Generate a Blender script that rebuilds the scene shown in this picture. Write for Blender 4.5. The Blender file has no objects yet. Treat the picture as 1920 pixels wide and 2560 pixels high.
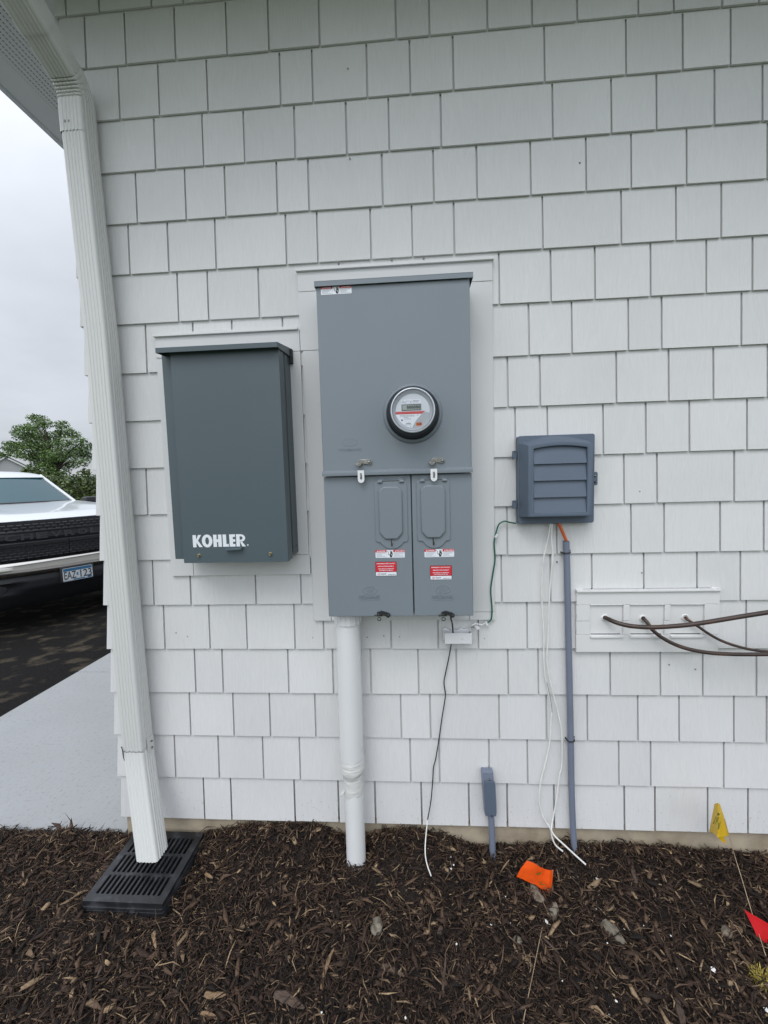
import bpy, bmesh, math, random
import numpy as np
from mathutils import Vector, Matrix
rnd = random.Random(7)
rng = np.random.default_rng(11)
C = bpy.context.scene.collection
SC = bpy.context.scene

# ------------------------------------------------------------------ camera
FPX = 1060.0                       # focal length in pixels of a 1920 px wide frame
GZ = 3.36                          # wall datum above the ground
_f, _rx, _ry, _rz, _tx, _ty, _tz = 1060.0, 0.080511240, -0.0668776743, -0.0281145221, 0.0587841257, -1.57645840, -1.84050933
def _rot():
    cx, sx, cy, sy, cz, sz = math.cos(_rx), math.sin(_rx), math.cos(_ry), math.sin(_ry), math.cos(_rz), math.sin(_rz)
    Ry = np.array([[cy,0,-sy],[0,1,0],[sy,0,cy]])
    Rx = np.array([[1,0,0],[0,cx,-sx],[0,sx,cx]])
    Rz = np.array([[cz,-sz,0],[sz,cz,0],[0,0,1]])
    return Rz @ Rx @ Ry
RM = _rot()
EYE = np.array([_tx, _ty, _tz + GZ])
def _w(v):                         # camera axis -> world
    w = RM.T @ np.array(v, float)
    return np.array([w[0], w[2], -w[1]])
def W(px, py, Y=0.0):              # photo measurement -> point on the vertical plane y = Y
    d = _w([(px-960)/FPX, (py-1280)/FPX, 1.0])
    return Vector(EYE + d*(Y-EYE[1])/d[1])
def G(px, py, z=0.0):              # photo measurement -> point on the level plane z
    d = _w([(px-960)/FPX, (py-1280)/FPX, 1.0])
    return Vector(EYE + d*(z-EYE[2])/d[2])
cam = bpy.data.cameras.new('camera'); camo = bpy.data.objects.new('camera', cam); C.objects.link(camo)
cam.sensor_fit = 'HORIZONTAL'; cam.sensor_width = 36.0; cam.lens = 36.0*FPX/1920.0
cam.clip_start = 0.05; cam.clip_end = 3000
r_, u_, b_ = _w([1,0,0]), _w([0,-1,0]), _w([0,0,-1])
camo.matrix_world = Matrix(((r_[0],u_[0],b_[0],EYE[0]),(r_[1],u_[1],b_[1],EYE[1]),(r_[2],u_[2],b_[2],EYE[2]),(0,0,0,1)))
SC.camera = camo
SC.view_settings.view_transform = 'Standard'; SC.view_settings.look = 'None'
SC.view_settings.exposure = 0.09; SC.view_settings.gamma = 1.0

# ------------------------------------------------------------------ sky and sun (overcast)
SUN_EL, SUN_AZ = math.radians(52), math.radians(200)     # azimuth from +Y, clockwise
world = bpy.data.worlds.new('World'); SC.world = world; world.use_nodes = True
nt = world.node_tree; nt.nodes.clear(); L = nt.links
def wn(t, **k):
    n = nt.nodes.new(t)
    for a, b in k.items(): setattr(n, a, b)
    return n
bg = wn('ShaderNodeBackground'); out = wn('ShaderNodeOutputWorld'); L.new(bg.outputs[0], out.inputs[0])
SKY_STRENGTH = 0.1
bg.inputs['Strength'].default_value = SKY_STRENGTH
sky = wn('ShaderNodeTexSky', sky_type='NISHITA', sun_disc=False)
sky.sun_elevation = SUN_EL; sky.sun_rotation = SUN_AZ
tc = wn('ShaderNodeTexCoord'); sep = wn('ShaderNodeSeparateXYZ'); L.new(tc.outputs['Generated'], sep.inputs[0])
def wmath(op, a, b=None, clamp=False):
    n = wn('ShaderNodeMath', operation=op, use_clamp=clamp)
    for i, x in enumerate((a, b)):
        if x is None: continue
        if isinstance(x, (int, float)): n.inputs[i].default_value = x
        else: L.new(x, n.inputs[i])
    return n.outputs[0]
zc = wmath('MAXIMUM', sep.outputs[2], 0.0)
den = wmath('ADD', zc, 0.22)
cmb = wn('ShaderNodeCombineXYZ')
L.new(wmath('DIVIDE', sep.outputs[0], den), cmb.inputs[0]); L.new(wmath('DIVIDE', sep.outputs[1], den), cmb.inputs[1])
ns = wn('ShaderNodeTexNoise'); ns.inputs['Scale'].default_value = 0.9; ns.inputs['Detail'].default_value = 5; ns.inputs['Roughness'].default_value = 0.5
mp = wn('ShaderNodeMapping'); mp.inputs['Location'].default_value = (3.2, 1.4, 0.0); L.new(cmb.outputs[0], mp.inputs[0]); L.new(mp.outputs[0], ns.inputs['Vector'])
cr = wn('ShaderNodeValToRGB'); L.new(ns.outputs['Fac'], cr.inputs[0])
cr.color_ramp.elements[0].position = 0.36; cr.color_ramp.elements[0].color = (0.66, 0.70, 0.755, 1)
cr.color_ramp.elements[1].position = 0.62; cr.color_ramp.elements[1].color = (0.86, 0.90, 0.975, 1)
grad0 = wmath('ADD', wmath('MULTIPLY', wmath('POWER', zc, 1.5), 1.5), 0.95)     # an overcast sky is brightest overhead
side = wmath('ADD', wmath('MULTIPLY', sep.outputs[0], math.sin(SUN_AZ)), wmath('MULTIPLY', sep.outputs[1], math.cos(SUN_AZ)))
grad = wmath('MULTIPLY', grad0, wmath('ADD', wmath('MULTIPLY', side, 0.50), 1.0))   # and brighter on the sun's side
sc_ = wn('ShaderNodeVectorMath', operation='SCALE'); L.new(cr.outputs[0], sc_.inputs[0]); L.new(wmath('MULTIPLY', grad, 1.0/SKY_STRENGTH), sc_.inputs['Scale'])
mx = wn('ShaderNodeMix', data_type='RGBA'); mx.inputs[0].default_value = 0.90
L.new(sky.outputs[0], mx.inputs[6]); L.new(sc_.outputs[0], mx.inputs[7]); L.new(mx.outputs[2], bg.inputs['Color'])
sun = bpy.data.lights.new('sun', 'SUN'); sun.energy = 0.75; sun.angle = math.radians(24); sun.color = (1.0, 0.965, 0.92)
suno = bpy.data.objects.new('sun', sun); C.objects.link(suno)
_sd = Vector((math.sin(SUN_AZ)*math.cos(SUN_EL), math.cos(SUN_AZ)*math.cos(SUN_EL), math.sin(SUN_EL)))
suno.rotation_euler = _sd.to_track_quat('Z', 'Y').to_euler(); suno.location = _sd*30

# ------------------------------------------------------------------ materials
def mat(name, col, rough=0.5, metal=0.0, spec=0.5, var=0.0, vscale=6.0, vstretch=(1,1,1), bump=0.0, bscale=80.0, bstretch=(1,1,1),
        island=0.0, coat=0.0, rvar=0.0, emit=None, bdist=0.002, two=None):
    m = bpy.data.materials.new(name); m.use_nodes = True
    t = m.node_tree; N = t.nodes; P = N['Principled BSDF']
    P.inputs['Base Color'].default_value = (*col, 1); P.inputs['Roughness'].default_value = rough
    P.inputs['Metallic'].default_value = metal; P.inputs['Specular IOR Level'].default_value = spec
    P.inputs['Coat Weight'].default_value = coat
    if coat: P.inputs['Coat Roughness'].default_value = 0.04
    co = N.new('ShaderNodeTexCoord')
    def noise(scale, stretch, detail=4, seed=0.0):
        mpn = N.new('ShaderNodeMapping'); mpn.inputs['Scale'].default_value = stretch; mpn.inputs['Location'].default_value = (seed, seed*2, seed*3)
        t.links.new(co.outputs['Object'], mpn.inputs[0])
        n = N.new('ShaderNodeTexNoise'); n.inputs['Scale'].default_value = scale; n.inputs['Detail'].default_value = detail
        t.links.new(mpn.outputs[0], n.inputs['Vector']); return n
    cur = None
    if var or island or two:
        rgb = N.new('ShaderNodeRGB'); rgb.outputs[0].default_value = (*col, 1); cur = rgb.outputs[0]
    if var:
        n = noise(vscale, vstretch)
        mr = N.new('ShaderNodeMapRange'); mr.inputs[1].default_value = 0.3; mr.inputs[2].default_value = 0.7
        mr.inputs[3].default_value = 1-var; mr.inputs[4].default_value = 1+var; t.links.new(n.outputs[0], mr.inputs[0])
        s = N.new('ShaderNodeVectorMath'); s.operation = 'SCALE'; t.links.new(cur, s.inputs[0]); t.links.new(mr.outputs[0], s.inputs['Scale']); cur = s.outputs[0]
    if island:
        g = N.new('ShaderNodeNewGeometry')
        mr = N.new('ShaderNodeMapRange'); mr.inputs[3].default_value = 1-island; mr.inputs[4].default_value = 1+island
        t.links.new(g.outputs['Random Per Island'], mr.inputs[0])
        s = N.new('ShaderNodeVectorMath'); s.operation = 'SCALE'; t.links.new(cur, s.inputs[0]); t.links.new(mr.outputs[0], s.inputs['Scale']); cur = s.outputs[0]
    if two:                                  # stains of a second colour: (colour, scale, lo, hi, stretch)
        n = noise(two[1], two[4] if len(two) > 4 else (1,1,1), 6, 3.7)
        rp = N.new('ShaderNodeMapRange'); rp.inputs[1].default_value = two[2]; rp.inputs[2].default_value = two[3]; t.links.new(n.outputs[0], rp.inputs[0])
        mxx = N.new('ShaderNodeMix'); mxx.data_type = 'RGBA'; t.links.new(rp.outputs[0], mxx.inputs[0]); t.links.new(cur, mxx.inputs[6]); mxx.inputs[7].default_value = (*two[0], 1); cur = mxx.outputs[2]
    if cur is not None: t.links.new(cur, P.inputs['Base Color'])
    if rvar:
        n = noise(9.0, (1,1,1), 5, 1.3)
        mr = N.new('ShaderNodeMapRange'); mr.inputs[1].default_value = 0.3; mr.inputs[2].default_value = 0.7; mr.inputs[3].default_value = rough-rvar; mr.inputs[4].default_value = rough+rvar
        t.links.new(n.outputs[0], mr.inputs[0]); t.links.new(mr.outputs[0], P.inputs['Roughness'])
    if bump:
        n = noise(bscale, bstretch, 5, 0.6)
        bp = N.new('ShaderNodeBump'); bp.inputs['Strength'].default_value = bump; bp.inputs['Distance'].default_value = bdist
        t.links.new(n.outputs[0], bp.inputs['Height']); t.links.new(bp.outputs[0], P.inputs['Normal'])
    return m

def siding_material():
    m = mat('painted_siding', (0.655, 0.657, 0.655), 0.55, spec=0.35)
    t = m.node_tree; N = t.nodes; P = N['Principled BSDF']; lk = t.links
    co = N.new('ShaderNodeTexCoord'); g = N.new('ShaderNodeNewGeometry')
    off = N.new('ShaderNodeVectorMath'); off.operation = 'SCALE'; off.inputs[0].default_value = (37, 11, 23); lk.new(g.outputs['Random Per Island'], off.inputs['Scale'])
    ad = N.new('ShaderNodeVectorMath'); ad.operation = 'ADD'; lk.new(co.outputs['Object'], ad.inputs[0]); lk.new(off.outputs[0], ad.inputs[1])
    wv = N.new('ShaderNodeTexNoise'); wv.inputs['Scale'].default_value = 5; lk.new(ad.outputs[0], wv.inputs['Vector'])
    wsc = N.new('ShaderNodeVectorMath'); wsc.operation = 'MULTIPLY_ADD'; lk.new(wv.outputs['Color'], wsc.inputs[0]); wsc.inputs[1].default_value = (0.06, 0.02, 0.05); lk.new(ad.outputs[0], wsc.inputs[2])
    mpn = N.new('ShaderNodeMapping'); mpn.inputs['Scale'].default_value = (1, 1, 0.055); lk.new(wsc.outputs[0], mpn.inputs[0])
    gr = N.new('ShaderNodeTexNoise'); gr.inputs['Scale'].default_value = 190; gr.inputs['Detail'].default_value = 4; gr.inputs['Roughness'].default_value = 0.65; lk.new(mpn.outputs[0], gr.inputs['Vector'])
    cn = N.new('ShaderNodeTexNoise'); cn.inputs['Scale'].default_value = 2.2; cn.inputs['Detail'].default_value = 4; lk.new(co.outputs['Object'], cn.inputs['Vector'])
    a = N.new('ShaderNodeMapRange'); a.inputs[3].default_value = 0.965; a.inputs[4].default_value = 1.03; lk.new(g.outputs['Random Per Island'], a.inputs[0])
    b = N.new('ShaderNodeMapRange'); b.inputs[1].default_value = 0.3; b.inputs[2].default_value = 0.7; b.inputs[3].default_value = 0.96; b.inputs[4].default_value = 1.04; lk.new(cn.outputs[0], b.inputs[0])
    c = N.new('ShaderNodeMapRange'); c.inputs[1].default_value = 0.3; c.inputs[2].default_value = 0.7; c.inputs[3].default_value = 0.955; c.inputs[4].default_value = 1.03; lk.new(gr.outputs[0], c.inputs[0])
    m1 = N.new('ShaderNodeMath'); m1.operation = 'MULTIPLY'; lk.new(a.outputs[0], m1.inputs[0]); lk.new(b.outputs[0], m1.inputs[1])
    m2 = N.new('ShaderNodeMath'); m2.operation = 'MULTIPLY'; lk.new(m1.outputs[0], m2.inputs[0]); lk.new(c.outputs[0], m2.inputs[1])
    s = N.new('ShaderNodeVectorMath'); s.operation = 'SCALE'; s.inputs[0].default_value = (0.655, 0.657, 0.655); lk.new(m2.outputs[0], s.inputs['Scale'])
    sp = N.new('ShaderNodeSeparateXYZ'); lk.new(co.outputs['Object'], sp.inputs[0])        # soil splashed up from the bed: specks thinning out upwards
    dn = N.new('ShaderNodeTexNoise'); dn.inputs['Scale'].default_value = 85; dn.inputs['Detail'].default_value = 3; lk.new(co.outputs['Object'], dn.inputs['Vector'])
    dz = N.new('ShaderNodeMapRange'); dz.inputs[1].default_value = 0.14; dz.inputs[2].default_value = 0.52; dz.inputs[3].default_value = 0.60; dz.inputs[4].default_value = 0.80; lk.new(sp.outputs[2], dz.inputs[0])
    df = N.new('ShaderNodeMath'); df.operation = 'SUBTRACT'; lk.new(dn.outputs[0], df.inputs[0]); lk.new(dz.outputs[0], df.inputs[1])
    dm = N.new('ShaderNodeMapRange'); dm.inputs[1].default_value = 0.0; dm.inputs[2].default_value = 0.10; dm.inputs[4].default_value = 0.55; lk.new(df.outputs[0], dm.inputs[0])
    dx = N.new('ShaderNodeMix'); dx.data_type = 'RGBA'; lk.new(dm.outputs[0], dx.inputs[0]); lk.new(s.outputs[0], dx.inputs[6]); dx.inputs[7].default_value = (0.36, 0.31, 0.24, 1); lk.new(dx.outputs[2], P.inputs['Base Color'])
    bp = N.new('ShaderNodeBump'); bp.inputs['Strength'].default_value = 0.8; bp.inputs['Distance'].default_value = 0.0015
    lk.new(gr.outputs[0], bp.inputs['Height']); lk.new(bp.outputs[0], P.inputs['Normal'])
    return m
M = {}
M['siding'] = siding_material()
M['trim'] = mat('painted_trim_board', (0.64, 0.643, 0.645), 0.5, spec=0.35, var=0.03, vscale=3, bump=0.12, bscale=160, bstretch=(1,1,0.15))
M['trim_white'] = mat('white_trim', (0.69, 0.69, 0.685), 0.45, var=0.03, bump=0.1, bscale=60)
M['nail'] = mat('dull_nail', (0.22, 0.22, 0.22), 0.6)
M['caulk'] = mat('caulk', (0.70, 0.70, 0.69), 0.5, var=0.06, vscale=40, bump=0.5, bscale=60, bdist=0.004)
M['soffit'] = mat('soffit_aluminium', (0.72, 0.735, 0.75), 0.45, var=0.03)
M['gutter'] = mat('gutter_paint', (0.60, 0.62, 0.64), 0.35, var=0.03)
M['downspout'] = mat('downspout_paint', (0.605, 0.61, 0.595), 0.38)
M['downspout_edge'] = mat('bare_aluminium', (0.75, 0.75, 0.74), 0.3, metal=0.9)
M['dark_gap'] = mat('dark_gap', (0.03, 0.032, 0.034), 0.8)
M['foundation'] = mat('foundation_concrete', (0.36, 0.305, 0.225), 0.9, var=0.16, vscale=14, bump=0.5, bscale=120, two=((0.24,0.195,0.135), 9, 0.52, 0.72))
M['kohler'] = mat('slate_powder_coat', (0.069, 0.096, 0.110), 0.42, spec=0.5, var=0.035, vscale=2.5, rvar=0.05, bump=0.06, bscale=700)
M['kohler_side'] = M['kohler']
M['mil'] = mat('grey_enamel', (0.187, 0.217, 0.244), 0.40, spec=0.5, var=0.03, vscale=2.2, rvar=0.06, bump=0.05, bscale=500)
M['telco'] = mat('blue_grey_plastic', (0.100, 0.130, 0.175), 0.5, spec=0.45, var=0.04, vscale=8, bump=0.12, bscale=420)
M['conduit'] = mat('grey_conduit', (0.165, 0.19, 0.25), 0.45, var=0.06, vscale=7)
M['pvc'] = mat('white_pvc', (0.68, 0.69, 0.69), 0.35, var=0.02, two=((0.45,0.43,0.38), 14, 0.66, 0.85))
M['tape'] = mat('wrapped_white_tape', (0.63, 0.63, 0.61), 0.55, var=0.06, vscale=20, vstretch=(1,1,6), bump=0.9, bscale=28, bstretch=(0.5,0.5,5), bdist=0.004)
M['white'] = mat('white_plastic', (0.74, 0.75, 0.76), 0.35, var=0.03)
M['white_cable'] = mat('white_cable', (0.74, 0.73, 0.70), 0.5, var=0.08, vscale=30)
M['black'] = mat('black_plastic', (0.018, 0.019, 0.022), 0.42, var=0.2, vscale=30)
M['black_rubber'] = mat('black_rubber', (0.016, 0.016, 0.017), 0.6)
M['grate'] = mat('black_grate_plastic', (0.015, 0.016, 0.019), 0.40, var=0.35, vscale=14, bump=0.25, bscale=200, two=((0.075,0.078,0.085), 18, 0.52, 0.80))
M['chrome'] = mat('chrome', (0.50, 0.48, 0.45), 0.12, metal=1.0)
M['steel'] = mat('worn_steel', (0.24, 0.235, 0.215), 0.25, metal=1.0, var=0.25, vscale=90)
M['brass'] = mat('zinc_bolt', (0.40, 0.34, 0.22), 0.35, metal=1.0)
M['red'] = mat('label_red', (0.62, 0.02, 0.035), 0.35)
M['label_white'] = mat('label_white', (0.76, 0.79, 0.84), 0.35)
M['ink'] = mat('label_ink', (0.03, 0.035, 0.04), 0.5)
M['ink_grey'] = mat('label_small_print', (0.30, 0.32, 0.36), 0.5)
M['lettering'] = mat('white_lettering', (0.74, 0.77, 0.80), 0.4)
M['orange_cable'] = mat('orange_cable', (0.62, 0.13, 0.04), 0.45, var=0.08, vscale=40)
M['green_wire'] = mat('green_wire', (0.006, 0.12, 0.07), 0.4)
M['copper'] = mat('brown_line_insulation', (0.040, 0.025, 0.020), 0.36, var=0.45, vscale=30, vstretch=(0.25,1,1), two=((0.12,0.055,0.03), 45, 0.55, 0.75, (0.2,1,1)))
M['yellow'] = mat('yellow_flag', (0.66, 0.42, 0.012), 0.5, var=0.08, vscale=30, bump=0.3, bscale=40)
M['orange'] = mat('orange_flag', (0.83, 0.095, 0.006), 0.5, var=0.08, vscale=40, bump=0.5, bscale=50)
M['redflag'] = mat('red_flag', (0.56, 0.012, 0.016), 0.5, var=0.08, vscale=40, bump=0.4, bscale=40)
M['flag_ink'] = mat('flag_ink', (0.10, 0.13, 0.02), 0.5)
M['wire'] = mat('flag_wire', (0.42, 0.31, 0.20), 0.4, metal=0.3, var=0.3, vscale=30)
M['stone'] = mat('grey_stone', (0.19, 0.165, 0.128), 0.85, var=0.35, vscale=30, bump=0.9, bscale=60, bdist=0.004, two=((0.10,0.085,0.062), 60, 0.5, 0.62))
M['flake'] = mat('white_flake', (0.70, 0.69, 0.67), 0.6)
M['walk'] = mat('brushed_concrete', (0.335, 0.345, 0.352), 0.9, spec=0.2, var=0.04, vscale=2.5, bump=0.7, bscale=120, bstretch=(1,0.12,1), bdist=0.003, two=((0.27,0.27,0.265), 60, 0.56, 0.72))
M['walk_joint'] = mat('dark_walk_joint', (0.10, 0.10, 0.10), 0.9)  # dark floor of the joint between the walk slabs
M['asphalt'] = mat('wet_dirty_asphalt', (0.0125, 0.012, 0.0118), 0.95, spec=0.08, var=0.45, vscale=90, bump=0.8, bscale=220, bdist=0.005, two=((0.085,0.070,0.050), 5.0, 0.53, 0.72, (1.0,1.3,1)))
M['grass'] = mat('far_lawn', (0.070, 0.092, 0.042), 0.9, var=0.3, vscale=0.8)
M['hill'] = mat('far_hill_foliage', (0.055, 0.085, 0.06), 0.9, var=0.35, vscale=0.05)
M['leaf'] = mat('leaf', (0.095, 0.165, 0.040), 0.5, island=0.6)
M['leaf2'] = mat('shrub_leaf', (0.072, 0.105, 0.026), 0.55, island=0.5)
M['bark'] = mat('bark', (0.055, 0.043, 0.034), 0.9, var=0.3, vscale=10, bump=0.5, bscale=20)
M['tuft'] = mat('dry_tuft', (0.34, 0.27, 0.05), 0.7, island=0.4)
M['truck'] = mat('white_car_paint', (0.60, 0.63, 0.66), 0.28, coat=0.7, spec=0.5)
M['glass_dark'] = mat('windshield_glass', (0.030, 0.085, 0.105), 0.06, spec=0.55)
M['grille'] = mat('gloss_black_grille', (0.010, 0.011, 0.015), 0.3)
M['grille_edge'] = mat('satin_black', (0.018, 0.019, 0.023), 0.38)
M['badge'] = mat('dark_badge', (0.028, 0.03, 0.036), 0.35)
M['lower_bumper'] = mat('textured_black_bumper', (0.014, 0.016, 0.019), 0.5, bump=0.2, bscale=300)
M['plate_blue'] = mat('plate_blue', (0.02, 0.12, 0.25), 0.4)
M['plate_white'] = mat('plate_white', (0.56, 0.60, 0.62), 0.4)
M['tyre'] = mat('tyre', (0.02, 0.02, 0.02), 0.8)
M['head'] = mat('headlamp_lens', (0.35, 0.38, 0.42), 0.1, coat=1.0)
M['barn'] = mat('grey_board_siding', (0.36, 0.37, 0.385), 0.7, var=0.1, vscale=14, vstretch=(6,6,0.02))
M['roof'] = mat('grey_shingles', (0.13, 0.13, 0.135), 0.85, var=0.2, vscale=6)
M['rim'] = mat('satin_meter_rim', (0.55, 0.58, 0.62), 0.3, metal=0.3)
M['dial'] = mat('meter_dial', (0.60, 0.63, 0.67), 0.35, var=0.02)
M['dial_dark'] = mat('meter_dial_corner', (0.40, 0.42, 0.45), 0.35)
M['lcd'] = mat('lcd_panel', (0.34, 0.38, 0.345), 0.3)
M['dotblue'] = mat('blue_dot', (0.03, 0.05, 0.19), 0.4)
M['dial_red'] = mat('dial_red', (0.55, 0.08, 0.075), 0.4)
M['sticker_orange'] = mat('orange_sticker', (0.65, 0.14, 0.03), 0.4)
def glass_mat():
    m = bpy.data.materials.new('clear_meter_cover'); m.use_nodes = True; t = m.node_tree; t.nodes.clear()
    o = t.nodes.new('ShaderNodeOutputMaterial'); mxx = t.nodes.new('ShaderNodeMixShader'); tr = t.nodes.new('ShaderNodeBsdfTransparent'); gl = t.nodes.new('ShaderNodeBsdfGlossy')
    gl.inputs['Roughness'].default_value = 0.03; tr.inputs[0].default_value = (0.98,0.985,0.99,1)
    fr = t.nodes.new('ShaderNodeLayerWeight'); fr.inputs[0].default_value = 0.12
    t.links.new(fr.outputs['Fresnel'], mxx.inputs[0]); t.links.new(tr.outputs[0], mxx.inputs[1]); t.links.new(gl.outputs[0], mxx.inputs[2]); t.links.new(mxx.outputs[0], o.inputs[0])
    return m
M['clear'] = glass_mat()
def vent_mat():                     # soffit panel with rows of small punched slots
    m = mat('perforated_soffit', (0.72, 0.735, 0.75), 0.45); t = m.node_tree; N = t.nodes; lk = t.links; P = N['Principled BSDF']
    co = N.new('ShaderNodeTexCoord'); sp = N.new('ShaderNodeSeparateXYZ'); lk.new(co.outputs['Object'], sp.inputs[0])
    def mth(op, a, b):
        n = N.new('ShaderNodeMath'); n.operation = op
        for i, x in enumerate((a, b)):
            if isinstance(x, (int, float)): n.inputs[i].default_value = x
            else: lk.new(x, n.inputs[i])
        return n.outputs[0]
    px, py = 0.021, 0.0135
    row = mth('FLOOR', mth('DIVIDE', sp.outputs[0], px), 0)
    fx = mth('ABSOLUTE', mth('SUBTRACT', mth('FRACT', mth('DIVIDE', sp.outputs[0], px), 0), 0.5), 0)
    fy = mth('ABSOLUTE', mth('SUBTRACT', mth('FRACT', mth('ADD', mth('DIVIDE', sp.outputs[1], py), mth('MULTIPLY', row, 0.5)), 0), 0.5), 0)
    inside = mth('MULTIPLY', mth('LESS_THAN', fx, 0.10), mth('LESS_THAN', fy, 0.30))
    mxx = N.new('ShaderNodeMix'); mxx.data_type = 'RGBA'; lk.new(inside, mxx.inputs[0]); mxx.inputs[6].default_value = (0.72,0.735,0.75,1); mxx.inputs[7].default_value = (0.07,0.075,0.085,1)
    lk.new(mxx.outputs[2], P.inputs['Base Color'])
    return m
M['vent'] = vent_mat()
def chip_mat():
    m = mat('shredded_bark', (0.03,0.02,0.015), 0.8, spec=0.3); t = m.node_tree; N = t.nodes; lk = t.links; P = N['Principled BSDF']
    g = N.new('ShaderNodeNewGeometry'); rp = N.new('ShaderNodeValToRGB'); lk.new(g.outputs['Random Per Island'], rp.inputs[0])
    E = rp.color_ramp.elements; E[0].position = 0; E[0].color = (0.0065,0.0048,0.004,1); E[1].position = 1.0; E[1].color = (0.34,0.24,0.14,1)
    for p, c in ((0.28,(0.022,0.0132,0.0092)),(0.55,(0.042,0.0245,0.0165)),(0.75,(0.070,0.042,0.0275)),(0.88,(0.112,0.072,0.046)),(0.950,(0.165,0.114,0.070)),(0.985,(0.27,0.19,0.115))):
        e = E.new(p); e.color = (*c, 1)
    co = N.new('ShaderNodeTexCoord'); n = N.new('ShaderNodeTexNoise'); n.inputs['Scale'].default_value = 220; lk.new(co.outputs['Object'], n.inputs['Vector'])
    mr = N.new('ShaderNodeMapRange'); mr.inputs[1].default_value = 0.3; mr.inputs[2].default_value = 0.7; mr.inputs[3].default_value = 0.65; mr.inputs[4].default_value = 1.35; lk.new(n.outputs[0], mr.inputs[0])
    s = N.new('ShaderNodeVectorMath'); s.operation = 'SCALE'; lk.new(rp.outputs[0], s.inputs[0]); lk.new(mr.outputs[0], s.inputs['Scale']); lk.new(s.outputs[0], P.inputs['Base Color'])
    return m
M['chip'] = chip_mat()
M['mulch'] = mat('mulch_base', (0.016, 0.011, 0.009), 0.9, var=0.4, vscale=40, bump=1.0, bscale=60, bdist=0.01)
M['chunk_dark'] = mat('brown_wood_chunk', (0.072, 0.047, 0.034), 0.8, var=0.5, vscale=60, vstretch=(1,4,1), bump=0.6, bscale=90)
M['chunk'] = mat('pale_wood_chunk', (0.21, 0.135, 0.075), 0.8, var=0.35, vscale=60, vstretch=(1,4,1), bump=0.5, bscale=90)

# ------------------------------------------------------------------ mesh building
_text_cache = {}
def text_geo(s, bold=0.0, ext=0.0, space=1.0):
    k = (s, bold, ext, space)
    if k in _text_cache: return _text_cache[k]
    cu = bpy.data.curves.new('t', 'FONT'); cu.body = s; cu.offset = bold; cu.extrude = ext; cu.resolution_u = 3; cu.space_character = space
    ob = bpy.data.objects.new('t', cu); C.objects.link(ob)
    dg = bpy.context.evaluated_depsgraph_get(); me = ob.evaluated_get(dg).to_mesh()
    v = [tuple(p.co) for p in me.vertices]; f = [tuple(p.vertices) for p in me.polygons]
    ob.evaluated_get(dg).to_mesh_clear(); bpy.data.objects.remove(ob); bpy.data.curves.remove(cu)
    a = np.array(v); lo, hi = a.min(0), a.max(0)
    _text_cache[k] = (a-lo, hi-lo, f); return _text_cache[k]

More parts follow.
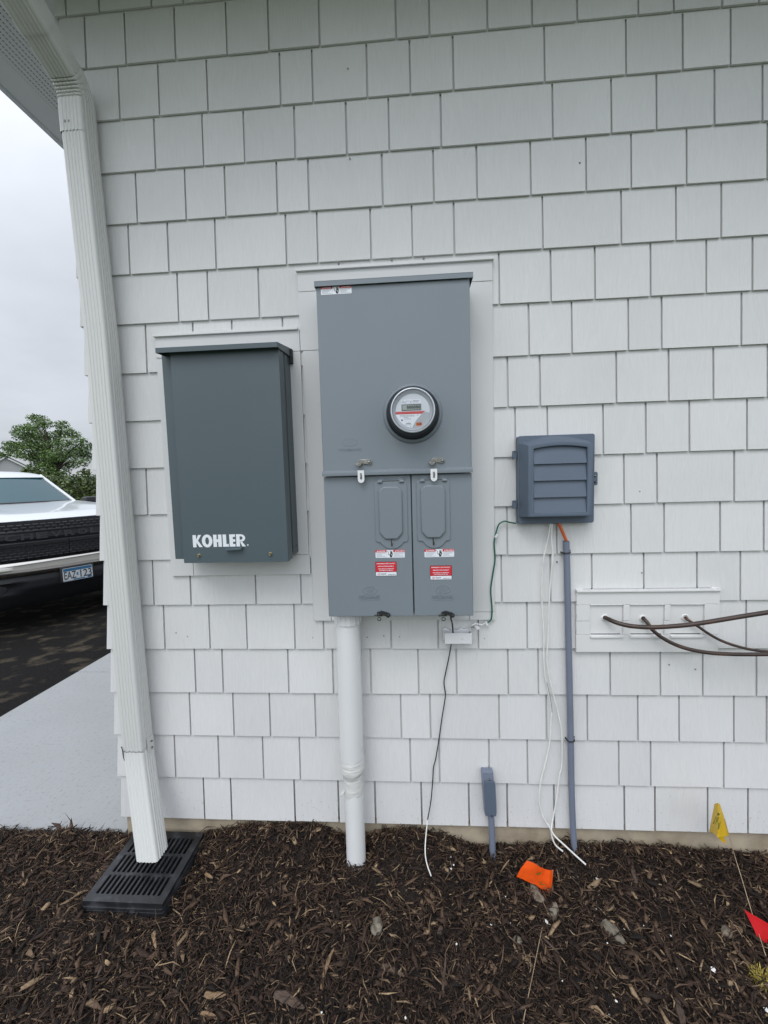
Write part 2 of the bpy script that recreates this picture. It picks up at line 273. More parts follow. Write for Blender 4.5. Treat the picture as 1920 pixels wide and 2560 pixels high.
class MB:
    def __init__(s): s.v = []; s.f = []; s.m = []; s.mats = []
    def mi(s, m):
        if m not in s.mats: s.mats.append(m)
        return s.mats.index(m)
    def add(s, verts, faces, m):
        o = len(s.v); k = s.mi(m); s.v += [tuple(p) for p in verts]
        for f in faces: s.f.append(tuple(i+o for i in f)); s.m.append(k)
        return s
    def box(s, x0, x1, y0, y1, z0, z1, m):
        v = [(x0,y0,z0),(x1,y0,z0),(x1,y1,z0),(x0,y1,z0),(x0,y0,z1),(x1,y0,z1),(x1,y1,z1),(x0,y1,z1)]
        return s.add(v, [(0,3,2,1),(4,5,6,7),(0,1,5,4),(1,2,6,5),(2,3,7,6),(3,0,4,7)], m)
    def hexa(s, v, m):               # eight corners: bottom ring, top ring
        return s.add(v, [(0,3,2,1),(4,5,6,7),(0,1,5,4),(1,2,6,5),(2,3,7,6),(3,0,4,7)], m)
    def prism(s, pts, y0, y1, m, axis='y'):   # outline in (x, z), extruded from y0 (front) to y1
        n = len(pts)
        a = sum(pts[i][0]*pts[(i+1)%n][1]-pts[(i+1)%n][0]*pts[i][1] for i in range(n))
        if a < 0: pts = pts[::-1]
        mk = (lambda p, y: (p[0], y, p[1])) if axis == 'y' else ((lambda p, y: (y, p[0], p[1])) if axis == 'x' else (lambda p, y: (p[0], p[1], y)))
        v = [mk(p, y0) for p in pts] + [mk(p, y1) for p in pts]
        f = [tuple(range(n)), tuple(range(2*n-1, n-1, -1))] + [(i, i+n, (i+1)%n+n, (i+1)%n) for i in range(n)]
        return s.add(v, f, m)
    def tube(s, pts, r, m, n=10, cap=True):
        P = [Vector(p) for p in pts]; k = len(P); rr = r if isinstance(r, (list, tuple)) else [r]*k
        T = [(P[min(i+1,k-1)]-P[max(i-1,0)]).normalized() for i in range(k)]
        up = Vector((0,0,1)) if abs(T[0].z) < 0.9 else Vector((1,0,0))
        nrm = T[0].cross(up).normalized(); v = []
        for i in range(k):
            nrm = (nrm - T[i]*nrm.dot(T[i])).normalized(); bi = T[i].cross(nrm)
            for j in range(n):
                a = 2*math.pi*j/n; v.append(P[i]+(nrm*math.cos(a)+bi*math.sin(a))*rr[i])
        f = [(i*n+j, i*n+(j+1)%n, (i+1)*n+(j+1)%n, (i+1)*n+j) for i in range(k-1) for j in range(n)]
        if cap: f += [tuple(range(n-1,-1,-1)), tuple(range((k-1)*n, k*n))]
        return s.add(v, f, m)
    def lathe(s, prof, c, m, n=48, axis='y', cap=False):  # prof: (radius, along axis)
        v = []; k = len(prof)
        for r, t in prof:
            for j in range(n):
                a = 2*math.pi*j/n; x, z = r*math.cos(a), r*math.sin(a)
                v.append((c[0]+x, c[1]+t, c[2]+z) if axis == 'y' else ((c[0]+x, c[1]+z, c[2]+t) if axis == 'z' else (c[0]+t, c[1]+x, c[2]+z)))
        f = [(i*n+j, i*n+(j+1)%n, (i+1)*n+(j+1)%n, (i+1)*n+j) for i in range(k-1) for j in range(n)]
        if cap and prof[0][0] > 1e-6: f.append(tuple(range(n-1,-1,-1)))
        if cap and prof[-1][0] > 1e-6: f.append(tuple(range((k-1)*n, k*n)))
        return s.add(v, f, m)
    def text(s, t, P0, U, V, w, h, m, bold=0.0, ext=0.0, space=1.0, lift=0.0004, thick=0.0):
        a, d, f = text_geo(t, bold, ext, space)
        U = Vector(U); V = Vector(V); Nn = U.cross(V)
        P0 = Vector(P0); sx, sy = w/max(d[0],1e-6), h/max(d[1],1e-6); sz = thick/d[2] if d[2] > 1e-6 else 0
        vs = [P0+U*(p[0]*sx)+V*(p[1]*sy)+Nn*(lift+p[2]*sz) for p in a]
        return s.add(vs, f, m)
    def grid(s, fn, nu, nv, m):
        v = [fn(i/nu, j/nv) for j in range(nv+1) for i in range(nu+1)]
        f = [(j*(nu+1)+i, j*(nu+1)+i+1, (j+1)*(nu+1)+i+1, (j+1)*(nu+1)+i) for j in range(nv) for i in range(nu)]
        return s.add(v, f, m)
    def build(s, name, parent=None, loc=None, bevel=0.0, seg=2, smooth=False, fix=True, angle=35):
        me = bpy.data.meshes.new(name); me.from_pydata([tuple(p) for p in s.v], [], s.f)
        for mm in s.mats: me.materials.append(M[mm] if isinstance(mm, str) else mm)
        me.polygons.foreach_set('material_index', s.m)
        if fix or bevel:
            bm = bmesh.new(); bm.from_mesh(me)
            if fix: bmesh.ops.recalc_face_normals(bm, faces=bm.faces)
            if bevel:
                ed = [e for e in bm.edges if len(e.link_faces) == 2 and e.calc_face_angle(0) > math.radians(30)]
                bmesh.ops.bevel(bm, geom=ed, offset=bevel, segments=seg, profile=0.5, affect='EDGES', clamp_overlap=True)
            bm.to_mesh(me); bm.free()
        if smooth or bevel:
            me.polygons.foreach_set('use_smooth', [True]*len(me.polygons)); me.set_sharp_from_angle(angle=math.radians(min(angle, 20) if bevel else angle))
        o = bpy.data.objects.new(name, me); C.objects.link(o)
        if parent is not None:
            root = parent
            while root.parent: root = root.parent
            o.parent = parent
            if not root.get('_local'): me.transform(Matrix.Translation(-Vector(root.location)))
        elif loc is not None:
            me.transform(Matrix.Translation(-Vector(loc))); o.location = loc
        me.update(); return o
def tag(o, label, cat, group=None):
    o['label'] = label; o['category'] = cat
    if group: o['group'] = group
    return o
def thing(name, label, cat, loc=(0,0,0), group=None, local=False, rz=0.0):
    o = bpy.data.objects.new(name, None); C.objects.link(o); o.location = loc; o.empty_display_size = 0.1; o.rotation_euler = (0,0,rz)
    if local: o['_local'] = 1
    return tag(o, label, cat, group)
def kind(o, k): o['kind'] = k; return o
def smoothpath(pts, n=6):            # Catmull-Rom through the points
    P = [Vector(p) for p in pts]; P = [P[0]*2-P[1]] + P + [P[-1]*2-P[-2]]; o = []
    for i in range(1, len(P)-2):
        for k in range(n):
            t = k/n; a, b, c, d = P[i-1], P[i], P[i+1], P[i+2]
            o.append(0.5*((2*b)+(c-a)*t+(2*a-5*b+4*c-d)*t*t+(3*b-a-3*c+d)*t**3))
    o.append(P[-2]); return o
def rrect(x0, x1, z0, z1, r, n=5):
    o = []
    for cx, cz, a0 in ((x1-r,z1-r,0),(x0+r,z1-r,90),(x0+r,z0+r,180),(x1-r,z0+r,270)):
        for k in range(n+1):
            a = math.radians(a0+90*k/n); o.append((cx+r*math.cos(a), cz+r*math.sin(a)))
    return o
UX, UZ = (1,0,0), (0,0,1)

# ------------------------------------------------------------------ ground
_hx = [(-2.6,.05),(-1.3,.05),(-.95,.055),(-.72,.105),(-.62,.125),(-.42,.135),(-.34,.135),(-.27,.10),(-.22,.09),(-.15,.09),(-.08,.115),(0,.125),(.06,.12),(.14,.105),(.22,.085),(.28,.06),(.36,.06),(.45,.07),(.56,.075),(.62,.095),(.72,.07),(.85,.085),(1.0,.085),(1.1,.065),(1.25,.06),(2.8,.07)]
_hxa = np.array(_hx)
_ph = rng.uniform(0, 6.28, (14,)); _fr = rng.uniform(5, 26, (14,2))*rng.choice([-1,1], (14,2)); _am = rng.uniform(.0008,.0030,14)
def mulch_h(x, y):
    x = np.asarray(x, float); y = np.asarray(y, float)
    hw = np.interp(x, _hxa[:,0], _hxa[:,1])
    e = np.exp(-np.maximum(-y-0.035, 0)/0.10)
    h = 0.030 + (hw-0.030)*e - 0.02*np.clip(-y-.25, 0, 1)
    for a, p, (fx, fy) in zip(_am, _ph, _fr): h = h + a*np.sin(x*fx+y*fy+p)
    d = np.sqrt((x+.186)**2+(y+.085)**2); h = h - .012*np.exp(-(d/.075)**2)      # hollow round the big pipe
    h = h + .040*np.exp(-(((x+.19)/.085)**2+((y+.14)/.05)**2))
    ins = (np.abs(x+.96) < .143) & (y > -.304)
    near = np.clip(1-np.maximum(np.maximum(np.abs(x+.96)-.145, -.306-y), 0)/.11, 0, 1)
    h = np.where(ins, np.minimum(h, .05), h + near*np.maximum(np.where(x > -.9, .052, .068)-h, 0))
    return h
def hz(x, y): return float(mulch_h(x, y))
# wide lawn to the horizon, sunk a little under the paved areas
mb = MB(); mb.add([(-700,-700,-.42),(700,-700,-.42),(700,900,-.42),(-700,900,-.42)], [(0,1,2,3)], 'grass'); kind(mb.build('ground'), 'structure')
# driveway: falls away from the slab towards the truck
mb = MB(); xs = [-2.62,-3.0,-3.6,-4.4,-6,-12,-15]; zs = [.015,.0,-.05,-.105,-.125,-.16,-.2]
for i in range(len(xs)-1):
    for y0, y1 in ((-6,0),(0,6),(6,22)): mb.add([(xs[i+1],y0,zs[i+1]),(xs[i],y0,zs[i]),(xs[i],y1,zs[i]),(xs[i+1],y1,zs[i+1])], [(0,1,2,3)], 'asphalt')
kind(mb.build('driveway', smooth=True), 'structure')
# concrete walk beside the house: two slabs with a joint
mb = MB(); JY = 1.52
mb.box(-2.63,-1.19,.035,JY-.004,-.2,.05,'walk'); mb.box(-2.63,-1.19,JY+.004,8,-.2,.05,'walk'); mb.box(-2.62,-1.2,JY-.006,JY+.006,-.2,.036,'walk_joint')
kind(mb.build('sidewalk', bevel=.005), 'structure')
# mulch bed surface
def mg(u, v):
    x = -2.7+5.5*u; y = -1.5+1.535*v; return (x, y, hz(x, y)-.008)
mb = MB(); mb.grid(mg, 220, 76, 'mulch'); kind(mb.build('mulch_bed', smooth=True, fix=False), 'structure')
# lawn in front of the bed
mb = MB(); mb.add([(-14,-14,-.02),(14,-14,-.02),(14,-1.45,-.02),(-14,-1.45,-.02)], [(0,1,2,3)], 'grass'); mb.add([(2.75,-1.45,-.02),(14,-1.45,-.02),(14,.1,-.02),(2.75,.1,-.02)], [(0,1,2,3)], 'grass'); kind(mb.build('lawn'), 'structure')

def chips(x0, x1, y0, y1, n, lmin, lmax, wmin, wmax, zoff, seed, tilt=.16):
    r = np.random.default_rng(seed)
    x = r.uniform(x0, x1, n); y = r.uniform(y0, y1, n)
    keep = ~((np.abs(x+.962) < .150) & (y > -.315) & (y < 0.0)) & ~(((x+.186)**2+(y+.075)**2) < .043**2) & ~(((x-.276)**2+(y+.03)**2) < .012**2)
    x, y = x[keep], y[keep]; n = len(x)
    ln = lmin+(lmax-lmin)*r.random(n)**2.2; wd = wmin+(wmax-wmin)*r.random(n)**1.8; th = wd*r.uniform(.25,.7,n)
    yaw = r.uniform(0, 2*np.pi, n); pit = r.normal(0, tilt, n); rol = r.uniform(-.7,.7,n)
    z = mulch_h(x, y) + zoff*r.random(n) + np.abs(np.sin(pit))*ln*.35
    base = np.array([[-1,-1,-1],[-1,1,-1],[-1,1,1],[-1,-1,1],[0,-1,-1],[0,1,-1],[0,1,1],[0,-1,1],[1,-1,-1],[1,1,-1],[1,1,1],[1,-1,1]], float)*.5
    V = np.repeat(base[None], n, 0)
    e1 = r.uniform(.15,.85,n); e2 = r.uniform(.10,.7,n)
    V[:,:4,1:] *= e1[:,None,None]; V[:,8:,1:] *= e2[:,None,None]
    V[:,:,0] *= ln[:,None]; V[:,:,1] *= wd[:,None]; V[:,:,2] *= th[:,None]
    V[:,4:8,1] += (r.normal(0,.10,n)*ln)[:,None]; V[:,4:8,2] += (np.abs(r.normal(0,.06,n))*ln)[:,None]
    V[:,:4,0] += (r.normal(0,.3,(n,4))*wd[:,None]); V[:,8:,0] += (r.normal(0,.3,(n,4))*wd[:,None])
    def rot(V, a, i, j):
        c, s = np.cos(a)[:,None], np.sin(a)[:,None]; A, B = V[:,:,i].copy(), V[:,:,j].copy()
        V[:,:,i] = A*c-B*s; V[:,:,j] = A*s+B*c
    rot(V, rol, 1, 2); rot(V, pit, 0, 2); rot(V, yaw, 0, 1)
    V[:,:,0] += x[:,None]; V[:,:,1] += y[:,None]; V[:,:,2] += z[:,None]
    ex = np.maximum(V[:,:,1].max(1)-(-.002), 0)*(x > -1.2); V[:,:,1] -= ex[:,None]       # keep them out of the foundation
    F = np.array([[0,3,2,1],[8,9,10,11],[0,1,5,4],[1,2,6,5],[2,3,7,6],[3,0,4,7],[4,5,9,8],[5,6,10,9],[6,7,11,10],[7,4,8,11]])
    return V.reshape(-1,3), (F[None]+12*np.arange(n)[:,None,None]).reshape(-1,4)
def pack(name, sets, m, k='stuff', label=None, cat=None):
    o = 0; vs = []; fs = []
    for v, f in sets: vs.append(v); fs.append(f+o); o += len(v)
    vs = np.concatenate(vs); fs = np.concatenate(fs)
    me = bpy.data.meshes.new(name); me.vertices.add(len(vs)); me.vertices.foreach_set('co', vs.astype(np.float32).ravel())
    me.loops.add(fs.size); me.loops.foreach_set('vertex_index', fs.astype(np.int32).ravel()); me.polygons.add(len(fs))
    me.polygons.foreach_set('loop_start', np.arange(0, fs.size, 4, dtype=np.int32)); me.polygons.foreach_set('loop_total', np.full(len(fs), 4, dtype=np.int32))
    me.materials.append(M[m]); me.update(calc_edges=True); ob = bpy.data.objects.new(name, me); C.objects.link(ob); ob['kind'] = k
    if label: ob['label'] = label; ob['category'] = cat
    return ob
pack('bark_mulch', [
    chips(-1.9,1.75,-.72,.03, 40000, .008,.055, .0013,.0058, .010, 1),
    chips(-1.9,1.75,-.72,.03, 9000, .016,.085, .0015,.0040, .018, 2, .28),
    chips(-1.9,1.75,-.72,.03, 4200, .020,.065, .006,.016, .013, 3, .18),
    chips(-1.9,1.75,-.10,.02, 2600, .012,.06, .002,.006, .022, 4, .40),
    chips(-2.7,2.75,-1.48,-.70, 7000, .02,.09, .004,.010, .012, 5), chips(-2.7,-1.88,-.72,.03, 1800, .02,.09, .004,.010, .012, 6), chips(1.73,2.75,-.72,.0, 2400, .02,.09, .004,.010, .012, 8)],
    'chip', label='dark brown shredded bark mulch covering the bed below the wall', cat='mulch')

# ------------------------------------------------------------------ house
XL, XR = -1.157, 6.0                 # left corner of the wall, right end beyond the frame
SZ = 3.262                            # soffit height
HD = 9.0                             # depth of the house
house = thing('house', 'pale grey shingle sided house with tan concrete foundation and boxed white eaves', 'house', (2.4, 0, 0))
CZ = lambda k: GZ - k*.1778          # bottom of course k
tiles = dict(A=(0,0),B=(640,0),Cc=(1280,0),D=(0,640),E=(640,640),F=(1280,640),Gg=(0,1280),H=(640,1280),I=(1280,1280),J=(0,1920),K=(640,1920),Ll=(1280,1920))
J = {1:[('A',430,50),('A',645,40),('A',985,20),('A',1190,5)],
2:[('A',555,300),('A',812,280),('A',1135,250),('A',1467,200),('B',80,150),('B',410,150),('B',905,120),('B',1122,110),('B',1497,90),('Cc',127,80),('Cc',420,60),('Cc',815,40),('Cc',1045,30)],
3:[('A',770,600),('A',1028,590),('A',1343,570),('B',155,500),('B',365,480),('B',718,450),('B',997,430),('B',1277,400),('Cc',210,350),('Cc',738,300),('Cc',1107,250),('Cc',1418,200)],
4:[('A',1000,900),('A',1313,900),('A',1580,870),('B',250,850),('B',585,830),('B',860,800),('B',1197,780),('Cc',262,710),('Cc',643,680),('Cc',937,640),('Cc',1313,610),('Cc',1625,570)],
5:[('A',883,1270),('A',1200,1240),('A',1457,1220),('B',135,1200),('B',340,1180),('B',818,1150),('B',1150,1130),('B',1430,1110),('Cc',120,1080),('Cc',480,1060),('Cc',773,1030),('Cc',1132,1000),('Cc',1656,970)],
6:[('A',830,1550),('A',1085,1540),('A',1393,1530),('B',193,1520),('B',397,1510),('B',742,1490),('B',1011,1480),('B',1283,1460),('Cc',198,1430),('Cc',708,1400),('Cc',1063,1370),('Cc',1358,1350)],
7:[('D',1152,260),('D',1347,250),('E',18,230),('E',535,40),('E',880,20),('E',1087,10),('E',1575,150),('F',250,150),('F',537,130),('F',897,120),('F',1258,110),('F',1557,100)],
8:[('D',947,590),('D',1245,445),('D',1498,430),('E',170,415),('F',108,470),('F',387,460),('F',753,440),('F',970,430),('F',1487,400)],
9:[('E',1630,820),('F',180,800),('F',675,790),('F',1015,770),('F',1305,760),('F',1656,740)],
10:[('F',20,1080),('F',230,1070),('F',590,1120),('F',867,1110),('F',1150,1100),('F',1523,1090)],
11:[('D',950,1500),('F',725,1440),('F',940,1430),('F',1440,1420)],
12:[('H',1627,200),('I',288,200),('I',770,130),('I',985,130),('I',1348,130),('I',1630,120)],
13:[('Gg',993,460),('Gg',1237,510),('H',0,500),('H',293,500),('H',1590,430),('I',248,430),('I',517,380),('I',855,370),('I',1200,360),('I',1480,420)],
14:[('Gg',1065,750),('Gg',1358,750),('Gg',1598,740),('H',250,740),('H',440,800),('H',876,800),('H',1180,800),('H',1440,800),('I',98,730),('I',1520,680)],
15:[('Gg',1265,1030),('Gg',1443,1030),('H',210,1030),('H',500,1030),('H',745,1030),('H',1053,1030),('H',1300,1030),('H',1633,1030),('I',170,1030),('I',635,1050),('I',960,1050),('I',1235,1050),('I',1583,1070)],
16:[('Gg',1232,1310),('Gg',1513,1310),('H',90,1310),('H',385,1310),('H',940,1320),('H',1130,1320),('H',1575,1320),('I',222,1330),('I',487,1330),('I',815,1340),('I',1082,1340),('I',1437,1350),('I',1650,1340)],
17:[('Gg',1132,1550),('Gg',1415,1550),('H',45,1560),('H',283,1560),('H',1000,1560),('H',1188,1560),('H',1510,1560),('I',100,1570),('I',693,1570),('I',900,1570),('I',1375,1570)],
18:[('J',1322,200),('J',1498,200),('K',250,210),('K',535,210),('K',773,220),('K',1073,220),('K',1380,230),('K',1628,230),('Ll',273,240),('Ll',728,260),('Ll',927,260),('Ll',1268,270),('Ll',1530,280)]}
WID = [.113,.261,.178,.147,.183,.185,.149]
LT, LB, TH = .004, .013, .0075
yf = lambda t: -(LT+(LB-LT)*t)        # front plane, t = 0 top of exposure, 1 bottom
def course_run(mb, k, xs, xl, xr, P):
    """one course: a solid strip above, shingles with open joints below; P maps (along, out, up) to the world"""
    zb, zt = CZ(k), CZ(k-1)-.003; E_ = .1778
    fr = lambda z: yf((CZ(k-1)-z)/E_)
    zt2 = min(zt+.19, SZ)
    if zt2 > zt+.002:
        f0, f1 = fr(zt), fr(zt2)
        mb.hexa([P(xl,f0,zt),P(xr,f0,zt),P(xr,f0+.007,zt),P(xl,f0+.007,zt),P(xl,f1,zt2),P(xr,f1,zt2),P(xr,f1+.007,zt2),P(xl,f1+.007,zt2)], 'siding')
    zt = min(zt, SZ)
    if zb >= zt: return
    edges = [xl]+sorted(xs)+[xr]
    for i in range(len(edges)-1):
        g = .0033
        a = edges[i]+(g if i else 0)+rnd.uniform(-.0004,.0004); b = edges[i+1]-(g if i < len(edges)-2 else 0)+rnd.uniform(-.0004,.0004)
        if b-a < .01: continue
        d = rnd.uniform(-.0007,.0007); dz = rnd.uniform(-.0007,.0007)
        f0, f1 = fr(zb)+d, fr(zt)
        ea = -.010 if i == 0 else 0.0           # the corner shingle kicks out with the lap
        sk = rnd.uniform(-.0006,.0006)
        mb.hexa([P(a+ea,f0,zb+dz),P(b,f0,zb+dz+sk),P(b,f0+TH,zb+dz+sk),P(a+ea,f0+TH,zb+dz),P(a,f1,zt),P(b,f1,zt),P(b,f1+TH,zt),P(a,f1+TH,zt)], 'siding')
mb = MB()
for k in range(0, 19):
    xs = []
    for t, zx, zy in J.get(k, []):
        px, py = tiles[t][0]+zx/2.592, tiles[t][1]+zy/2.592
        xs.append(W(px, py, -.0085).x)
    x = max(xs) if xs else XL+.05; i = k*3
    if x < 1.15 and k in (11,): pass
    while x < XR-.1: x += WID[i % 7]; i += 1; xs.append(x)
    xs = [q for q in xs if XL+.03 < q < XR-.03]
    course_run(mb, k, xs, XL, XR, lambda a, o, z: (a, o, z))
mb.build('shingle_siding', house)
# the wall round the corner, same courses
mb = MB()
for k in range(0, 19):
    xs = []; y = .02+.05*(k % 3); i = k*2
    while y < HD-.3: y += WID[i % 7]; i += 1; xs.append(y)
    course_run(mb, k, xs, .004, HD, lambda a, o, z: (XL+o, a, z))
mb.build('shingle_siding', house)
mb = MB(); mb.box(XL+.008,XR-.01,.008,HD-.01,.15,SZ,'siding'); mb.build('wall_sheathing', house)
mb = MB(); mb.box(XL+.004,XR,.003,HD,-.5,.166,'foundation'); mb.build('foundation', house)
# eaves: soffit, fascia and gutter all round the corner
OV, OF = .515, .62; EX = XL-OV  # front overhang (OF), out of view, deepened to shade the upper wall
mb = MB()
mb.box(EX,XR+OV,-OF,-.013,SZ,SZ+.02,'soffit'); mb.box(EX,XL-.40,-.0129,HD,SZ,SZ+.02,'soffit'); mb.box(XL-.16,XL-.004,-.0129,HD,SZ,SZ+.02,'soffit')
mb.build('soffit', house)
mb = MB(); mb.box(XL-.4001,XL-.1599,-.0129,HD,SZ+.001,SZ+.021,'vent'); mb.build('soffit_vent_strip', house)
mb = MB(); mb.box(EX-.02,EX,-OF,HD,SZ-.012,SZ+.17,'gutter'); mb.box(EX-.02,XR+OV,-OF-.02,-OF-.0001,SZ-.012,SZ+.17,'gutter'); mb.build('fascia', house, bevel=.002)
mb = MB(); gp = [(0,.02),(-.065,.02),(-.085,.05),(-.12,.075),(-.125,.15),(-.118,.15),(-.112,.08),(-.08,.056),(-.062,.028),(-.006,.028),(-.006,.15),(0,.15)]
mb.prism([(-OF-.0205+a, SZ+b) for a, b in gp], EX-.02, XR+OV, 'gutter', axis='x'); mb.build('gutter', house)
mb = MB(); zr = SZ+.17; rv = [(EX-.02,-OF-.02,zr),(XR+OV,-OF-.02,zr),(XR+OV,HD,zr),(EX-.02,HD,zr),(EX+3.2,HD/2,zr+2.0),(XR-2.5,HD/2,zr+2.0)]
mb.add(rv, [(0,1,5,4),(1,2,5),(2,3,4,5),(3,0,4),(0,3,2,1)], 'roof'); mb.build('roof', house)

# nail heads and small holes that show in the paint
for (px_, py_) in ((1393,1405),(1605,1432),(1280+1190/2.592,1280+1020/2.592),(1280+1020/2.592,1280+990/2.592),(1280+440/2.592,1053/2.592),(640+595/2.592,443/2.592),(640+608/2.592,1025/2.592),(1280+828/2.592,640+1525/2.592),(1140/2.592,1280+783/2.592),(1215/2.592,1280+806/2.592),(640+828/2.592,1280+802/2.592),(640+367/2.592,1280+814/2.592),(640+1480/2.592,1280+820/2.592),(640+930/2.592,1280+808/2.592),(640+720/2.592,1280+812/2.592)):
    c_ = W(px_, py_, -.0105); m = MB(); m.lathe([(.0001,-.0022),(.0018,-.0018),(.0024,0),(.0024,.004)], (c_.x,c_.y,c_.z), 'dark_gap' if px_ == 1393 else 'nail', 10); m.build('nail_head', house)
# mounting boards cut into the siding
def rect(mb, p, q, Y0, Y1, m, gap=.0007):
    a, b = W(*p, Y0), W(*q, Y0); mb.box(min(a.x,b.x)+gap, max(a.x,b.x)-gap, Y0, Y1, min(a.z,b.z)+gap, max(a.z,b.z)-gap, m)
YB = -.020
bA = thing('mounting_board', 'tall grey painted trim board frame behind the meter cabinet', 'trim board', (0,0,1.5))
xa, xb = W(765,1200,YB).x, W(1235,1200,YB).x; zt = W(1000,662,YB).z; z2 = W(775,876,YB).z; z1 = W(760,729,YB).z; zb_ = W(1000,1551,YB).z
xi0, xi1 = W(793,1000,YB).x+.02, W(1184,1000,YB).x-.03
mb = MB(); g = .0008
mb.box(xa,xb,YB,0,z1+g,zt,'trim'); mb.box(xa,xi0,YB,0,z2+g,z1-g,'trim'); mb.box(xi1,xb,YB,0,zb_+.03+g,z1-g,'trim'); mb.box(xa+.008,xi0,YB,0,zb_,z2-g,'trim')
xs_ = W(1174,1550,YB).x; mb.box(xi0+g,xs_-g,YB+.001,0,zb_,zb_+.06,'trim'); mb.box(xs_+g,xb,YB,0,zb_,zb_+.03-g,'trim'); mb.box(xa+.004,xb-.004,YB+.006,-.001,zb_+.002,zt-.002,'trim')
mb.build('board', bA, bevel=.0012)
mb = MB(); mb.box(xa-.004,xb+.004,YB-.010,0,zt-.004,zt+.004,'trim_white'); mb.box(xa+.02,xb,-.019,0,zt+.004,zt+.012,'trim'); mb.build('drip_cap', bA, bevel=.001)
bK = thing('mounting_board', 'short trim board frame behind the dark slate cabinet', 'trim board', (-.6,0,1.5))
ka, kb = W(405,1100,YB).x, xa-.0015; kt = W(560,832,YB).z; kz = W(600,1438,YB).z; k1 = W(395,897,YB).z
mb = MB(); kxi = ka+.075
mb.box(ka,kb,YB,0,z2,kt,'trim'); mb.box(ka,kxi,YB,0,k1+g,z2-g,'trim'); xs_ = W(484,1430,YB).x
mb.box(ka,xs_-g,YB,0,kz,k1-g,'trim'); mb.box(xs_+g,kb+.003,YB,0,kz,kz+.075,'trim'); mb.box(-.42,kb,YB+.001,0,kz+.0766,z2-g,'trim'); mb.box(ka+.004,kb-.004,YB+.006,-.001,kz+.002,kt-.002,'trim')
mb.build('board', bK, bevel=.0012)
mb = MB(); mb.box(ka-.004,kb-.004,YB-.010,0,kt-.004,kt+.004,'trim_white'); mb.box(ka+.03,kb-.012,-.019,0,kt+.004,kt+.011,'trim'); mb.build('drip_cap', bK, bevel=.001)

# ------------------------------------------------------------------ downspout and drain
ds = thing('downspout', 'off white ribbed metal downspout running down the left corner of the wall', 'downspout', (-1.03,-.09,0.1))
def ds_ring(cx, cy, w, d, rib=.0022):       # outline of a ribbed rectangular pipe seen from above, open ring of points
    o = []; r = .010
    def side(p, q, nrib):
        n = 64; out_ = []
        dx, dy = q[0]-p[0], q[1]-p[1]; l = math.hypot(dx, dy); nx, ny = dy/l, -dx/l
        for k in range(n):
            t = k/n; a = (t-.5)*l; dep = 0
            for q_ in range(nrib):
                e_ = abs(a-(q_-(nrib-1)/2)*.0118)
                if e_ < .0046: dep = -rib*1.15*(.5+.5*math.cos(e_/.0046*math.pi))
            out_.append((p[0]+dx*t-nx*dep, p[1]+dy*t-ny*dep))
        return out_
    cs = [(cx-w/2, cy-d/2), (cx+w/2, cy-d/2), (cx+w/2, cy+d/2), (cx-w/2, cy+d/2)]
    for i in range(4):
        p, q = cs[i], cs[(i+1)%4]; l = math.hypot(q[0]-p[0], q[1]-p[1]); ux, uy = (q[0]-p[0])/l, (q[1]-p[1])/l
        a = (p[0]+ux*r, p[1]+uy*r); b = (q[0]-ux*r, q[1]-uy*r)
        o += side(a, b, 5 if i in (0,2) else 4)
        nx, ny = uy, -ux; cxx, cyy = b[0]-nx*r, b[1]-ny*r; a0 = math.atan2(ny, nx)
        for k in range(5):
            aa = a0+math.pi/2*k/5; o.append((cxx+r*math.cos(aa), cyy+r*math.sin(aa)))
    return o
def ds_pipe(name, frames, w, d, cap=None, rib=.0022):    # frames: (centre, u axis, v axis, scale) with v pointing away from the viewer
    base = ds_ring(0, 0, w, d, rib); n = len(base); v = []
    for c, U, V, s in frames:
        c, U, V = Vector(c), Vector(U), Vector(V)
        v += [c+U*(p[0]*s)+V*(p[1]*s) for p in base]
    f = [(i*n+j, i*n+(j+1)%n, (i+1)*n+(j+1)%n, (i+1)*n+j) for i in range(len(frames)-1) for j in range(n)]
    m = MB(); m.add(v, f, 'downspout')
    return m
DW, DD = .083, .075
cyd = -.105+DD/2
pU = W(232, 520, -.098).x+.004; zb1 = W(345, 1876, -.1).z; 
def dctr(z):                                   # slightly out of plumb, as installed
    t = (2.72-z)/2.2; return Vector((-1.047+.021*max(t,0)**1.8-.020*max(0,(z-2.05)/.7), cyd-.004*t, z))
zt1 = 2.80
fr = [(dctr(z), (1,0,0), (0,1,0), 1.0) for z in np.linspace(zt1, zb1, 26)]
ds_pipe('pipe', fr, DW, DD).build('pipe', ds, smooth=True, angle=80)
# lower length: runs on and kicks forward a little to the grate, cut at a slant
fr = []
z_end = .150
for z in np.linspace(zb1-.0006, z_end, 20):
    t = (zb1-z)/(zb1-z_end); c = dctr(zb1); fr.append((Vector((c.x+.090*t**1.2, c.y-.094*t**1.2, z)), (1,0,0), (0,1,.0), 1.0))
ds_pipe('lower_pipe', fr, DW, DD).build('lower_pipe', ds, smooth=True, angle=80)
c = dctr(zb1); m = MB()
ring = ds_ring(0, 0, DW*1.014, DD*1.014, .0022); nn = len(ring)
zz = [zb1-.001+.0016*math.sin(i*.35)+.0008*rnd.random() for i in range(nn)]
v = [(c.x+p[0], c.y+p[1], zz[i]+.0022) for i, p in enumerate(ring)]+[(c.x+p[0], c.y+p[1], zz[i]-.0012) for i, p in enumerate(ring)]
m.add(v, [(i, (i+1)%nn, (i+1)%nn+nn, i+nn) for i in range(nn)], 'downspout_edge'); m.build('seam', ds, smooth=True)
